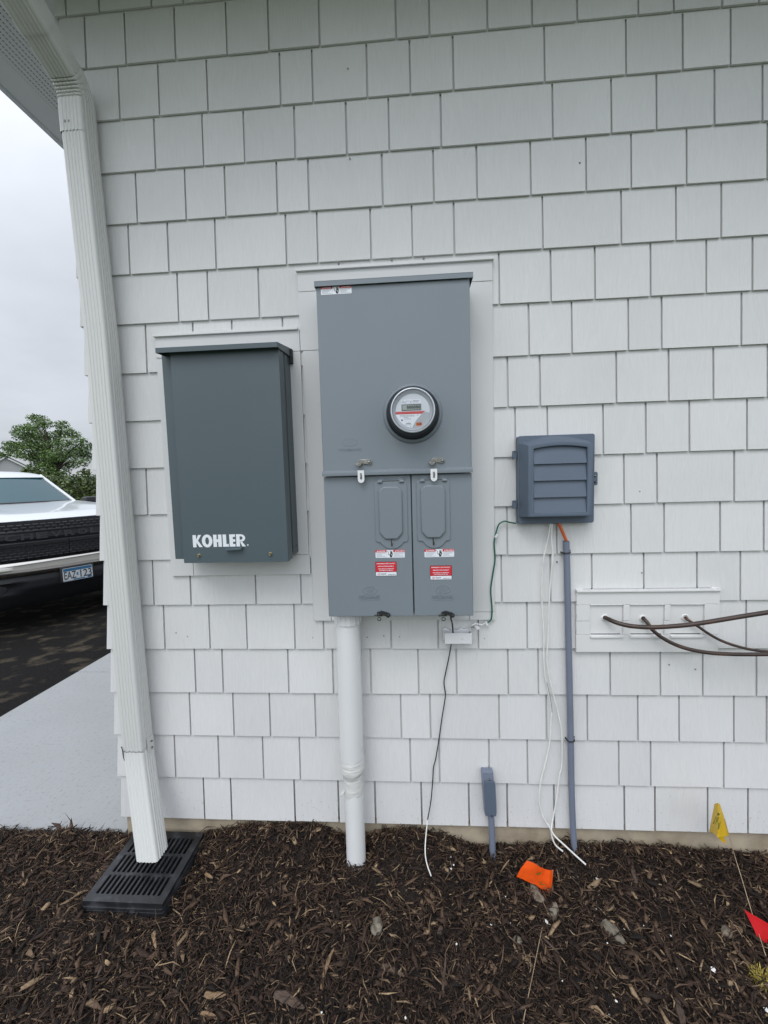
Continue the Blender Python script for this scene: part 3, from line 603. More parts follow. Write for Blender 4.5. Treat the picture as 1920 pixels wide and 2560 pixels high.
# hinge clip and cut slot at the joint
m = MB(); hx = c.x+DW*.52+.002
m.box(hx, hx+.0022, c.y-.012, c.y+.026, zb1-.030, zb1+.032, 'downspout'); m.build('hinge_clip', ds, bevel=.0006)
for dzz in (-.012, .014):
    m = MB(); m.lathe([(.0001,.0062),(.0035,.005),(.0042,.002),(.0042,.0)], (hx+.002, c.y+.010, zb1+dzz), 'steel', 12, 'x'); m.build('rivet', ds, smooth=True)
m = MB(); sx = c.x-DW*.5+.004
m.tube([(sx-.001,c.y-DD*.54,zb1+.022),(sx+.003,c.y-DD*.545,zb1+.006),(sx+.004,c.y-DD*.545,zb1-.018),(sx+.0085,c.y-DD*.55,zb1-.034)], .0016, 'dark_gap', 6); m.build('cut_slot', ds)
# elbow bending forward to the gutter outlet, with its crimped inside
fr = []; c0 = dctr(zt1); Rb = .085; ang = math.radians(66)
fr.append((c0+Vector((0,0,-.075)), (1,0,0), (0,1,0), 1.05)); fr.append((c0, (1,0,0), (0,1,0), 1.055))
cb = c0+Vector((0,-Rb,.03)); crn = 42
for k in range(crn+1):
    a = ang*k/crn; rad = Vector((0, math.cos(a), math.sin(a))); p = cb+rad*Rb
    fr.append((p, (1,0,0), rad, 1.055))
end, tdir = fr[-1][0], Vector((0,-math.sin(ang),math.cos(ang)))
vax = Vector((0, math.cos(ang), math.sin(ang)))
fr.append((end+tdir*.11, (1,0,0), vax, 1.055))
m = ds_pipe('elbow', fr, DW, DD); n = len(ds_ring(0,0,DW,DD))
v = m.v
for k in range(crn+1):                          # crimps
    fi = 2+k; ph = (k % 7)/7; dep = .0075*max(0, 1-abs(ph-.5)*4.2)
    for j in range(n):
        q = Vector(v[fi*n+j]); rel = q-fr[fi][0]; dd = rel.dot(Vector(fr[fi][2]))
        wgt = max(0, min(1, (.03-dd)/.045)); q = q+Vector(fr[fi][2])*(dep*wgt); v[fi*n+j] = tuple(q)
m.build('elbow', ds, smooth=True, angle=50)
e2 = end+tdir*.10
fr = [(e2, (1,0,0), vax, 1.11), (e2+tdir*.12, (1,0,0), vax, 1.11)]
e3 = e2+tdir*max(.1, (e2.y+OF+.045)/math.sin(ang))
fr = [(e2, (1,0,0), vax, 1.11), (e3, (1,0,0), vax, 1.11)]
for k in range(1, 12):
    a = ang*(1-k/11); rad = Vector((0, math.cos(a), math.sin(a))); fr.append((e3+tdir*.03*k/2+Vector((0,0,.004*k)), (1,0,0), rad, 1.11))
fr.append((fr[-1][0]+Vector((0,0,.12)), (1,0,0), (0,1,0), 1.11))
ds_pipe('upper_elbow', fr, DW, DD).build('upper_elbow', ds, smooth=True, angle=50)
m = MB(); s0 = dctr(zt1-.10)
for sx_, sz_ in ((-.02,-.0),(-.006,-.001)): m.lathe([(.0001,-.004),(.003,-.003),(.004,0)], (s0.x+sx_, s0.y-DD*.53, zt1-.045+sz_), 'steel', 10, 'y')
m.build('screw', ds, smooth=True)

GX0, GX1, GY0, GY1, GT = -1.103, -.817, -.304, -.012, .100
gr = thing('drain_grate', 'black plastic slotted catch basin grate in the mulch under the downspout', 'drain grate', ((GX0+GX1)/2,(GY0+GY1)/2,.03))
m = MB(); m.prism(rrect(GX0-.004,GX1+.004,GY0-.004,GY1+.004,.014), .0, GT-.030, 'grate', 'z')
m.build('basin', gr, bevel=.002)
m = MB(); fw = .022; bw = .011; h0, h1 = GT-.018, GT
ix0, ix1, iy0, iy1 = GX0+fw, GX1-fw, GY0+.027, GY1-.030
m.box(GX0,ix0,GY0,GY1,h0,h1,'grate'); m.box(ix1,GX1,GY0,GY1,h0,h1,'grate'); m.box(ix0,ix1,GY0,iy0,h0,h1,'grate'); m.box(ix0,ix1,iy1,GY1,h0,h1,'grate')
rows = 3; rl = (iy1-iy0-2*bw)/rows; ns_ = 13; pw = (ix1-ix0)/ns_; sw = pw*.58
for r__ in range(rows):
    y0 = iy0+r__*(rl+bw)
    if r__: m.box(ix0,ix1,y0-bw,y0,h0,h1,'grate')
    for k in range(ns_+1):
        x = ix0+k*pw; w_ = pw-sw; xa_, xb_ = max(ix0, x-w_/2), min(ix1, x+w_/2)
        m.box(xa_, xb_, y0, y0+rl, h0, h1-.0005, 'grate')
        if k < ns_:                              # rounded slot ends
            s0_, s1_ = x+w_/2, min(ix1, x+pw-w_/2); rr = (s1_-s0_)/2; cxs = (s0_+s1_)/2
            for sg, ye in ((1,y0),(-1,y0+rl)):
                arc = [(cxs+rr*math.cos(a), ye+sg*(rr-rr*math.sin(a))) for a in np.linspace(0, math.pi, 7)]
                m.prism([(s1_,ye)]+arc+[(s0_,ye)], h0, h1-.0009, 'grate', 'z')
m.build('grate', gr)
m = MB(); m.prism(rrect(GX0-.0035,GX1+.0035,GY0-.0035,GY1+.0035,.013), GT-.029, GT-.018, 'grate', 'z'); m.build('grate_rim', gr, bevel=.001)
m = MB(); m.box(ix0,ix1,iy0,iy1,GT-.0178,GT-.0174,'dark_gap'); m.build('basin_inside', gr)
m = MB(); m.text('6', (-.985,GY0+.012,GT), UX, (0,1,0), .010, .016, 'black', .02); m.build('size_mark', gr)

# ------------------------------------------------------------------ dark slate cabinet
ks = thing('transfer_switch_cabinet', 'dark slate grey metal cabinet with white lettering under a projecting hood', 'electrical cabinet', (-.57,-.02,1.24))
YK0, YK1 = -.133, -.158
bx0 = W(421,1150,YK0).x; bx1 = -.372; bz0 = W(441,1398,YK0).z; bz1 = W(404,890,YK0).z+.01
m = MB(); m.box(bx0,bx1,YK0,-.0205,bz0,bz1,'kohler'); m.build('enclosure', ks, bevel=.0025)
cx0, cx1 = W(443,1150,YK1).x, W(709,1150,YK1).x; cz0 = W(590,1406,YK1).z; cz1 = W(560,872,YK1).z+.004
m = MB(); m.box(cx0,cx1,YK1,YK0-.0004,cz0,cz1,'kohler'); m.box(cx1-.0018,cx1,YK0+.0008,-.106,cz0+.002,cz1,'kohler'); m.box(bx1+.0004,bx1+.0016,-.100,-.094,bz0+.01,bz1,'dark_gap')
cover = m.build('front_cover', ks, bevel=.0022)
hx0, hx1 = W(388,875,-.185).x, cx1+.005; hz0, hz1 = W(540,875,-.185).z, W(540,862,-.185).z
m = MB(); pr = [(-.185,hz0),(-.183,hz0),(-.183,hz1-.003),(-.0205,hz1+.024),(-.0205,hz1+.027),(-.185,hz1)]
m.prism(pr, hx0, hx1, 'kohler', 'x')
for x_ in (hx0, hx1-.0015): m.prism([(-.1835,hz0),(-.0205,hz0+.012),(-.0205,hz1+.025),(-.1835,hz1-.001)], x_, x_+.0015, 'kohler', 'x')
m.build('rain_hood', ks, bevel=.0007)
m = MB(); m.box(bx1-.012,bx1+.012,-.034,-.021,hz0-.012,hz1+.022,'dark_gap'); m.build('hood_bracket', ks, bevel=.001)
a = W(415*.0+481.0,1367,YK1); 
tl, br = W(481.3,1338.5,YK1), W(615.5,1366.5,YK1)
def blockletters(mb, x0, z0, w, h, Y, mname):        # heavy sans capitals K O H L E R
    ws = [.178,.205,.185,.125,.128,.179]; tot = sum(ws); gapp = .000
    x = x0; t = .066*w
    def quad(p): mb.add([(q[0], Y, q[1]) for q in p], [tuple(range(len(p)))], mname)
    for ch, ww in zip('KOHLER', ws):
        cw = ww/tot*w*.955; X = lambda u: x+u*cw; Z = lambda u: z0+u*h
        if ch == 'K':
            quad([(x,Z(0)),(x+t,Z(0)),(x+t,Z(1)),(x,Z(1))]); quad([(x+t,Z(.36)),(x+t,Z(.62)),(X(.62),Z(1)),(X(.98),Z(1)),(X(.58),Z(.54)),(X(1.08),Z(0)),(X(.70),Z(0)),(X(.40),Z(.36))])
        elif ch == 'O':
            n = 28; ro, ri = cw*.51, cw*.51-t*.98; cxx, czz = x+cw*.48, z0+h*.5; rz = h*.53
            vv = [(cxx+ro*math.cos(2*math.pi*i/n), Y, czz+rz*math.sin(2*math.pi*i/n)) for i in range(n)]+[(cxx+ri*math.cos(2*math.pi*i/n), Y, czz+(rz-t*.80)*math.sin(2*math.pi*i/n)) for i in range(n)]
            mb.add(vv, [(i,(i+1)%n,(i+1)%n+n,i+n) for i in range(n)], mname)
        elif ch == 'H':
            x_ = x+.03*cw; quad([(x_,Z(0)),(x_+t,Z(0)),(x_+t,Z(1)),(x_,Z(1))]); quad([(X(.93)-t,Z(0)),(X(.93),Z(0)),(X(.93),Z(1)),(X(.93)-t,Z(1))]); quad([(x_+t,Z(.39)),(X(.93)-t,Z(.39)),(X(.93)-t,Z(.62)),(x_+t,Z(.62))])
        elif ch == 'L':
            quad([(x,Z(0)),(X(.92),Z(0)),(X(.92),Z(.22)),(x+t,Z(.22)),(x+t,Z(1)),(x,Z(1))])
        elif ch == 'E':
            quad([(x,Z(0)),(x+t,Z(0)),(x+t,Z(1)),(x,Z(1))])
            for za, zb2 in ((0,.21),(.40,.60),(.79,1)): quad([(x+t,Z(za)),(X(.90),Z(za)),(X(.90),Z(zb2)),(x+t,Z(zb2))])
        elif ch == 'R':
            quad([(x,Z(0)),(x+t,Z(0)),(x+t,Z(1)),(x,Z(1))])
            n = 10; cz_ = z0+h*.69; ro = h*.31; ri = ro-h*.17
            px_ = lambda r, i: (x+t*1.25+r*1.25*math.sin(math.pi*i/n), Y, cz_+r*math.cos(math.pi*i/n))
            vv = [px_(ro,i) for i in range(n+1)]+[px_(ri,i) for i in range(n+1)]
            mb.add(vv, [(i,i+1,i+n+2,i+n+1) for i in range(n)], mname)
            quad([(x+t,Z(.83)),(x+t*1.25,Z(.83)),(x+t*1.25,Z(1)),(x+t,Z(1))]); quad([(x+t,Z(.38)),(x+t*1.25,Z(.38)),(x+t*1.25,Z(.55)),(x+t,Z(.55))])
            quad([(x+t*1.02,Z(.40)),(X(.58),Z(.44)),(X(1.04),Z(0)),(X(.64),Z(0))])
        x += ww/tot*w
m = MB(); blockletters(m, tl.x, br.z+.001, br.x-tl.x, tl.z-br.z, YK1-.0006, 'lettering')
pd = W(619.5,1362.5,YK1-.0006); m.add([(pd.x+.0026*math.cos(i*math.pi/6), pd.y, pd.z+.0026*math.sin(i*math.pi/6)) for i in range(12)], [tuple(range(12))], 'lettering')
m.build('lettering', cover)
q0, q1 = W(567,1372,YK1), W(608,1371,YK1)
m = MB(); m.prism([(q0.x,q0.z+.001),(q1.x-.012,q0.z+.002),(q1.x,q0.z+.006),(q1.x,q0.z-.001),(q1.x-.012,q0.z-.003),(q0.x,q0.z-.004)], YK1-.016, YK1+.0001, 'kohler'); m.build('pull_tab', cover, bevel=.0008)
for p in ((497.5,1389),(676,1385)):
    b = W(*p,YK1); m = MB(); m.lathe([(.0001,-.009),(.0022,-.009),(.0024,-.0065),(.0042,-.0068),(.0052,-.005),(.0052,-.0015),(.0068,-.0012),(.0068,0)], (b.x,b.y,b.z), 'brass', 14); m.build('bolt', cover, smooth=True)
for p in ((727,1392),(738,1384)):
    b = W(*p,-.05); m = MB(); m.lathe([(.003,0),(.003,.0012),(.0001,.0014)], (bx1, -.09 if p[0] < 730 else -.05, bz0+.03), 'dark_gap', 10, 'x'); m.build('screw', ks)

# ------------------------------------------------------------------ tall meter cabinet
YM = -.150
mc = thing('meter_cabinet', 'tall light grey enamel meter cabinet with two hinged lower doors and red labels', 'electrical cabinet', (.01,-.02,1.046))
mx0, mx1 = -.2395, .2585; mz0 = W(1000,1540.5,YM).z; mz1 = W(990,706,YM).z; zs = W(1000,1174,YM).z; zl = W(1000,1186,YM).z
m = MB(); m.box(mx0+.002,mx1-.002,-.126,-.0205,mz0+.003,mz1+.012,'mil'); m.build('enclosure', mc, bevel=.003)
m = MB(); m.box(mx0,mx1,YM,-.1264,zs-.004,mz1,'mil'); ucov = m.build('upper_cover', mc, bevel=.003)
m = MB(); ct = W(985,691,YM-.009).z; cbz = W(985,705,YM-.009).z
m.box(mx0-.004,mx1+.010,YM-.009,-.0205,ct-.0016,ct,'mil'); m.box(mx0-.004,mx1+.010,YM-.009,YM-.0075,cbz,ct-.0016,'mil'); m.box(mx0-.004,mx0-.0025,YM-.0075,-.0205,cbz,ct-.0016,'mil'); m.box(mx1+.0085,mx1+.010,YM-.0075,-.0205,cbz,ct-.0016,'mil')
m.build('rain_cap', mc, bevel=.0012)
h_a, h_b = W(941,693,-.09), W(1028,691,-.09); m = MB(); m.prism([(h_a.x,ct),(h_b.x,ct),(h_b.x-.012,ct+.010),(h_a.x+.012,ct+.010)], -.12, -.05, 'mil'); m.build('hub_cover', mc, bevel=.001)
# projecting ledge between the cover and the doors: rounded, catches the sky
m = MB(); m.prism([(-.151,zl),(-.166,zl),(-.167,zl+.011),(-.164,zl+.0135),(-.151,zs+.004)], mx0-.001, mx1+.001, 'mil', 'x'); m.build('ledge', mc, bevel=.0008)
def pxrect(x0, y0, x1, y1, Y):                  # plumb rectangle on a cabinet front from its photo corners
    c_ = W((x0+x1)/2, (y0+y1)/2, Y); w_ = W(x1,(y0+y1)/2,Y).x-W(x0,(y0+y1)/2,Y).x; h_ = W((x0+x1)/2,y0,Y).z-W((x0+x1)/2,y1,Y).z
    return c_.x-w_/2, c_.x+w_/2, c_.z-h_/2, c_.z+h_/2
def danger_label(x0, x1, z0, z1, Y, parent):
    m = MB(); w, h = x1-x0, z1-z0; y = Y-.0004
    m.prism(rrect(x0,x1,z0,z1,h*.09,3), y, Y, 'label_white')
    P_ = lambda u, v_: (x0+u*w, z0+v_*h)
    def flat(pts, mm, k=1): m.add([(p[0], y-.00025*k, p[1]) for p in pts], [tuple(range(len(pts)))], mm)
    def R_(u0,v0,u1,v1,mm,k=1): flat([P_(u0,v0),P_(u1,v0),P_(u1,v1),P_(u0,v1)], mm, k)
    R_(0,.70,.378,1,'red'); R_(.612,.70,1,1,'red')
    for u, s, wd_ in ((.045,'DANGER',.24),(.665,'PELIGRO',.27)):
        flat([P_(u,.76),P_(u+.045,.76),P_(u+.0225,.96)],'label_white',2)
        m.text(s, (x0+(u+.06)*w, y-.0005, z0+.77*h), UX, UZ, wd_*w, .16*h, 'label_white', .03)
    for u0, u1 in ((.035,.35),(.635,.97)):
        for i in range(5):
            v_ = .60-.115*i; R_(u0,v_-.035,u0+(u1-u0)*(1 if i in (0,4) else rnd.uniform(.55,.98)),v_,'ink_grey')
    R_(.378,0,.381,1,'ink_grey'); R_(.609,0,.612,1,'ink_grey')
    # the shocked hand pictogram with a bolt
    hand = [(.50,.06),(.565,.06),(.575,.30),(.592,.45),(.585,.58),(.575,.66),(.568,.84),(.556,.86),(.548,.64),(.543,.90),(.530,.92),(.526,.66),(.518,.86),(.506,.86),(.506,.62),(.496,.40),(.480,.46),(.472,.42),(.490,.24)]
    flat([P_(*p) for p in hand], 'ink')
    bolt = [(.392,.88),(.40,.90),(.452,.70),(.444,.56),(.468,.44),(.462,.37),(.446,.36),(.446,.42),(.432,.58),(.440,.68)]
    flat([P_(*p) for p in bolt], 'ink'); flat([P_(.53,.34),P_(.555,.34),P_(.56,.44),P_(.535,.46)], 'label_white', 2)
    return m.build('danger_label', parent, fix=False)
def emergency_label(x0, x1, z0, z1, Y, parent):
    m = MB(); w, h = x1-x0, z1-z0; y = Y-.0004
    m.prism(rrect(x0,x1,z0,z1,h*.06,3), y, Y, 'ink')
    def R_(u0,v0,u1,v1,mm,k=1): m.add([(x0+u*w, y-.00025*k, z0+v_*h) for u, v_ in ((u0,v0),(u1,v0),(u1,v1),(u0,v1))], [(0,1,2,3)], mm)
    R_(.018,.30,.982,.975,'red'); R_(.018,.025,.982,.275,'label_white')
    for s, u0, v0, u1, hh in (('EMERGENCY DISCONNECT',.07,.83,.93,.075),('SERVICE DISCONNECT',.13,.64,.87,.075),('DESCONEXION DE EMERGENCIA',.13,.475,.87,.06),('DESCONEXION DE SERVICIO',.18,.365,.82,.06)):
        m.text(s, (x0+u0*w, y-.0005, z0+v0*h), UX, UZ, (u1-u0)*w, hh*h, 'label_white', .025)
    for u in (.09,.215): m.text('(' if u < .1 else ')', (x0+u*w, y-.0005, z0+.09*h), UX, UZ, .022*w, .13*h, 'red', .02)
    m.text('m', (x0+.135*w, y-.0005, z0+.08*h), UX, UZ, .06*w, .09*h, 'red', .02); R_(.155,.18,.175,.23,'red',2)
    m.text('MILBANK', (x0+.27*w, y-.0005, z0+.11*h), UX, UZ, .23*w, .075*h, 'ink', .01)
    m.text('K5090 REV 0', (x0+.60*w, y-.0005, z0+.07*h), UX, UZ, .34*w, .055*h, 'ink', .01)
    return m.build('emergency_label', parent, fix=False)
def emblem(cx, cz, w, h, Y, tx0, tx1, tz0, tz1, parent, soft=0.0):      # pressed oval with bars, name below
    m = MB(); y = Y-.0012+soft
    for a0, a1 in ((115,245),(-65,65),(248,292)):
        n = 14; vo = []
        for s_, yy in ((1.0,y),(.90,y),(1.05,Y+.0003),(.85,Y+.0003)):
            for i in range(n+1):
                a = math.radians(a0+(a1-a0)*i/n); vo.append((cx+w/2*s_*math.cos(a), yy, cz+h/2*s_*math.sin(a)))
        k = n+1; fs = [(i,i+1,k+i+1,k+i) for i in range(n)]+[(2*k+i,2*k+i+1,i+1,i) for i in range(n)]+[(k+i,k+i+1,3*k+i+1,3*k+i) for i in range(n)]
        m.add(vo, fs, 'mil')
    for u, hh in ((-.16,.22),(.0,.26),(.16,.22)):
        m.box(cx+u*w-.0011, cx+u*w+.0011, y, Y+.0003, cz-h*.36, cz+h*hh, 'mil')
    m.box(cx-.004, cx+.004, y, Y+.0003, cz+h*.40, cz+h*.54, 'mil')
    m.text('MILBANK', (tx0, Y+.0002+soft, tz0+(tz1-tz0)*.28), UX, UZ, tx1-tx0, (tz1-tz0)*.72, 'mil', .0, .02, lift=0, thick=.0022)
    m.box(tx0, tx1, Y-.0008+soft*.9, Y+.0002, tz0-.0012, tz0+(tz1-tz0)*.12, 'mil')
    return m.build('emblem', parent)
danger_label(*pxrect(802,715.5,878.8,735.5,YM), YM, ucov)
e = W(874.6,1106,YM); t0, t1 = W(848,1121.6,YM), W(904,1128,YM); emblem(e.x, e.z, .050, .027, YM, t0.x, t1.x, t1.z, t0.z, ucov, .0007)
# raised socket ring pressed round the meter
mcx, mcz = W(1031.8,1034.3,YM).x, W(1031.8,1034.3,YM).z
m = MB(); m.lathe([(.0985,.0006),(.0968,-.004),(.0930,-.0095),(.0885,-.0115),(.0858,-.0100),(.0845,-.002)], (mcx,YM,mcz), 'mil', 72); m.build('socket_ring', ucov, smooth=True)
# silver hasp latches on the ledge
for p0, p1 in (((889,1149.5),(930,1167)),((1072,1145.5),(1112.5,1163.5))):
    a, b = W(p0[0],p0[1],YM-.006), W(p1[0],p1[1],YM-.006); w_, h_ = b.x-a.x, a.z-b.z; y0 = YM-.006
    U_ = lambda u, v_: (a.x+u*w_, b.z+v_*h_)
    m = MB(); m.prism([U_(0,.42),U_(.20,.95),U_(.28,1),U_(.80,1),U_(.92,.92),U_(.99,.74),U_(.99,.52),U_(.92,.36),U_(.80,.28),U_(.68,.40),U_(.40,.42)], y0, y0+.0052, 'steel')
    m.prism([U_(0,.44),U_(.38,.46),U_(.36,.30),U_(.28,.10),U_(.12,.08),U_(.03,.26)], y0-.009, y0+.003, 'steel')
    m.lathe([(.0001,-.0045),(.0028,-.004),(.0045,-.0015),(.0058,-.001),(.0058,.001)], (U_(.83,.64)[0], y0, U_(.83,.64)[1]), 'chrome', 16)
    m.build('latch', ucov, bevel=.0009)
# doors
sm = W(1032,1400,YM).x
for side in (0, 1):
    x0, x1 = (mx0, sm-.0018) if side == 0 else (sm+.0018, mx1)
    m = MB(); m.box(x0,x1,YM,-.1266,mz0,zl-.0025,'mil'); dr = m.build('door', mc, bevel=.0022)
    F = dict(x=(937.5,1018.5), top=1203.5, sh=1355.5, bot=1372.5, tab=(948,1008), pill=(945.6,1007.6,1217,1347.5), hg=(944,1009.5,1191.5,1207)) if side == 0 else \
        dict(x=(1042.5,1125), top=1200, sh=1352.5, bot=1370.6, tab=(1055,1114.5), pill=(1051,1114.5,1213.5,1344), hg=(1049.7,1116.5,1189.5,1204))
    yF = YM-.004; xc = sum(F['x'])/2; xx = lambda p: W(p,1280,yF).x; zz_ = lambda p: W(xc,p,yF).z
    xa_, xb_ = xx(F['x'][0]), xx(F['x'][1]); ta, tb = xx(F['tab'][0]), xx(F['tab'][1]); zt_, zsh, zbo = zz_(F['top']), zz_(F['sh']), zz_(F['bot'])
    o = [(xa_,zt_-.006),(xa_,zsh+.006),(xa_+.002,zsh+.002),(xa_+.006,zsh),(ta,zsh)]
    for i in range(1, 10):
        u = i/10; o.append((ta+(tb-ta)*u, zsh-(zsh-zbo)*(1-abs(2*u-1)**2.4)))
    o += [(tb,zsh),(xb_-.006,zsh),(xb_-.002,zsh+.002),(xb_,zsh+.006),(xb_,zt_-.006),(xb_-.006,zt_),(xa_+.006,zt_)]
    m = MB(); m.prism(o, yF, YM+.0004, 'mil'); m.build('breaker_flap', dr, bevel=.0016)
    p = F['pill']; a, b = W(p[0],p[2],yF-.004), W(p[1],p[3],yF-.004); ch = .024; zc0, zc1 = b.z, a.z
    pl = []
    for cxx, czz, a0 in ((b.x-ch,zc1-ch,0),(a.x+ch,zc1-ch,90)): pl += [(cxx+ch*math.cos(math.radians(a0+90*k/6)), czz+ch*math.sin(math.radians(a0+90*k/6))) for k in range(7)]
    pl += [(a.x,zc0+ch*1.0),(a.x+.004,zc0+ch*.72),(a.x+ch*.78,zc0),(b.x-ch*.78,zc0),(b.x-.004,zc0+ch*.72),(b.x,zc0+ch*1.0)]
    m = MB(); m.prism(pl, yF-.0072, yF+.0004, 'mil'); m.build('raised_panel', dr, bevel=.0070, seg=2)
    hx_ = F['hg']; a, b = W(hx_[0],hx_[2],yF), W(hx_[1],hx_[3],yF)
    m = MB(); zmid = b.z+(a.z-b.z)*.36; m.box(a.x,b.x,YM-.0035,YM+.0003,zmid,a.z,'mil')
    for u0, u1 in ((0,.165),(.835,1)):
        xq, xr_ = a.x+(b.x-a.x)*u0, a.x+(b.x-a.x)*u1; m.tube([(xq,YM-.006,zmid-.003),(xr_,YM-.006,zmid-.003)], .0048, 'mil', 14)
    m.text('MILBANK', (a.x+(b.x-a.x)*.20, YM-.0033, zmid+(a.z-zmid)*.25), UX, UZ, (b.x-a.x)*.56, (a.z-zmid)*.5, 'mil', 0, .02, lift=0, thick=.0016)
    m.box(a.x+(b.x-a.x)*.17,a.x+(b.x-a.x)*.83,YM-.0044,YM-.0036,zmid-.0016,zmid-.0002,'dark_gap')
    for u in (.07,.93): m.lathe([(.0001,-.0006),(.0012,-.0004),(.0012,0)], (a.x+(b.x-a.x)*u, YM-.0035, zmid+(a.z-zmid)*.6), 'dark_gap', 8)
    m.build('hinge', dr)
    px_, py0, py1 = (979.5,1348.5,1365.5) if side == 0 else (1083.7,1345,1363)
    a, b = W(px_,py0,yF), W(px_,py1,yF); m = MB(); m.box(a.x-.0026,a.x+.0010,yF-.0006,yF+.0002,b.z,a.z,'dark_gap')
    m.tube([(a.x-.0006,yF,a.z-.0008),(a.x+.0012,yF-.007,a.z-.002),(a.x+.0022,yF-.009,(a.z+b.z)/2),(a.x+.0012,yF-.007,b.z+.002),(a.x-.0006,yF,b.z+.0008)], .0011, 'steel', 8); m.build('lock_eye', dr)
    if side == 0:
        danger_label(*pxrect(938.7,1374.8,1011.8,1394.3,YM), YM, dr); emergency_label(*pxrect(938.4,1404,992,1440,YM), YM, dr)
        e = W(924.6,1475.6,YM); t0, t1 = W(898,1488,YM), W(950.5,1500,YM)
    else:
        danger_label(*pxrect(1061.1,1373,1135.2,1392.5,YM), YM, dr); emergency_label(*pxrect(1075,1413.6,1129.8,1449.5,YM), YM, dr)
        e = W(1107.2,1473.7,YM); t0, t1 = W(1080.8,1487.5,YM), W(1133.5,1499.5,YM)
    emblem(e.x, e.z, .050, .029, YM, t0.x, t1.x, t1.z, t0.z, dr)
    # black swing hasp with a ring at the door foot
    ox = 936 if side == 0 else 1096.4; a, b = W(ox,1526.5,YM-.004), W(ox+40,1551.5,YM-.004); w_, h_ = b.x-a.x, a.z-b.z
    U_ = lambda u, v_: (a.x+u*w_, b.z+v_*h_)
    m = MB(); y0 = YM-.009
    m.prism([U_(.17,.84),U_(.45,.985),U_(.88,.78),U_(.99,.66),U_(1.0,.45),U_(.90,.32),U_(.78,.36),U_(.66,.56),U_(.50,.66),U_(.36,.58),U_(.18,.58)], y0, y0+.006, 'black')
    m.lathe([(.0001,-.003),(.0022,-.0025),(.0030,0)], (U_(.88,.58)[0], y0, U_(.88,.58)[1]), 'steel', 12); m.lathe([(.0001,-.002),(.0018,-.0015),(.0020,0)], (U_(.27,.68)[0], y0, U_(.27,.68)[1]), 'steel', 10)
    m.box(U_(0,0)[0],U_(.5,0)[0],y0-.004,YM+.002,U_(0,.50)[1],U_(0,.58)[1],'steel')
    cxr, czr = U_(.30,.22); m.tube([(cxr+.0058*math.cos(k*math.pi/10), y0-.001, czr+.0058*math.sin(k*math.pi/10)) for k in range(21)], .0014, 'black_rubber', 8, False)
    m.build('hasp', dr)
# wire seals hung from the two latches
for i, (x0, x1, y0, y1, lab) in enumerate(((893.8,911,1176,1207,'white plastic wire seal tag hanging from the left latch, clear of the flaps'),(1076.3,1093.3,1172.4,1203,'white plastic wire seal tag hanging over the right flap hinge'))):
    Ys = YM-.020; a, b = W(x0,y0,Ys), W(x1,y1,Ys); w_ = b.x-a.x
    s = thing('wire_seal', lab, 'seal tag', ((a.x+b.x)/2,Ys,b.z), 'wire seals on the meter cabinet latches')
    o = [(a.x,a.z),(a.x,b.z+w_/2)]+[(a.x+w_/2-w_/2*math.cos(math.pi*k/10), b.z+w_/2-w_/2*math.sin(math.pi*k/10)) for k in range(1,10)]+[(b.x,b.z+w_/2),(b.x,a.z)]
    m = MB(); m.prism(o, Ys, Ys+.004, 'white'); m.text('HTM', (a.x+w_*.36, Ys, a.z-(a.z-b.z)*.24), (0,0,-1), (1,0,0), (a.z-b.z)*.46, w_*.30, 'ink', .06, lift=.0016) ; m.build('tag', s, bevel=.0008)
    m = MB(); lz = W(900,1160,Ys).z; m.tube([(a.x+w_*.12,Ys+.002,a.z-.001),(a.x+w_*.10,Ys+.003,lz-.004),(a.x+w_*.5,Ys+.004,lz+.004),(a.x+w_*.93,Ys+.003,lz+.002),(a.x+w_*.93,Ys+.002,a.z-.001)], .0007, 'steel', 6); m.build('wire_loop', s)

# ------------------------------------------------------------------ electricity meter
em = thing('electricity_meter', 'round electricity meter with a clear cover and red striped dial', 'electric meter', (mcx,YM-.02,mcz))
m = MB(); m.lathe([(.0845,-.004),(.0852,-.010),(.0845,-.016),(.0815,-.019),(.0815,-.024),(.0790,-.030),(.0755,-.036),(.0755,-.040),(.0715,-.060),(.0675,-.072),(.0640,-.072),(.0620,-.058),(.0001,-.058)], (mcx,YM,mcz), 'grille', 72); m.build('body', em, smooth=True)
m = MB(); m.lathe([(.0692,-.068),(.0700,-.073),(.0690,-.0765),(.0665,-.0772),(.0645,-.0755),(.0640,-.072)], (mcx,YM,mcz), 'rim', 72); m.lathe([(.0638,-.0718),(.0628,-.0735),(.0615,-.0718),(.0585,-.070),(.0545,-.0645),(.0530,-.0625)], (mcx,YM,mcz), 'rim', 72); m.build('rim', em, smooth=True)
YD = YM-.0630
m = MB(); m.lathe([(.0536,0),(.0536,-.001),(.0001,-.001)], (mcx,YD,mcz), 'dial', 64); dial = m.build('dial', em)
# dial coordinates measured in the photograph: centre (770,915), radius 460 units
YDf = YD-.0012; DS = .0536/462
def dp(u, v_, k=0): return (mcx+(u-770)*DS, YDf-.0003*k, mcz-(v_-905-(u-770)*-.03)*DS)
def dpoly(pts, mname, k=1): 
    mm = MB(); mm.add([dp(*p, k) for p in pts], [tuple(range(len(pts)))], mname); return mm
m = MB()
def dadd(pts, mname, k=1): m.add([dp(*p, k) for p in pts], [tuple(range(len(pts)))], mname)
dadd([(465,615),(985,600),(985,690),(465,705)], 'label_white')
for u0, v0, u1 in ((480,640,550),(580,640,690),(770,625,960),(480,672,600),(700,640,745),(700,668,745),(770,660,930)): dadd([(u0,v0),(u1,v0-4),(u1,v0+12),(u0,v0+16)], 'ink_grey', 2)
dadd([(308,1010),(1010,992),(880,1130),(800,1250),(745,1362),(640,1345),(520,1285),(400,1180),(335,1090)], 'label_white')
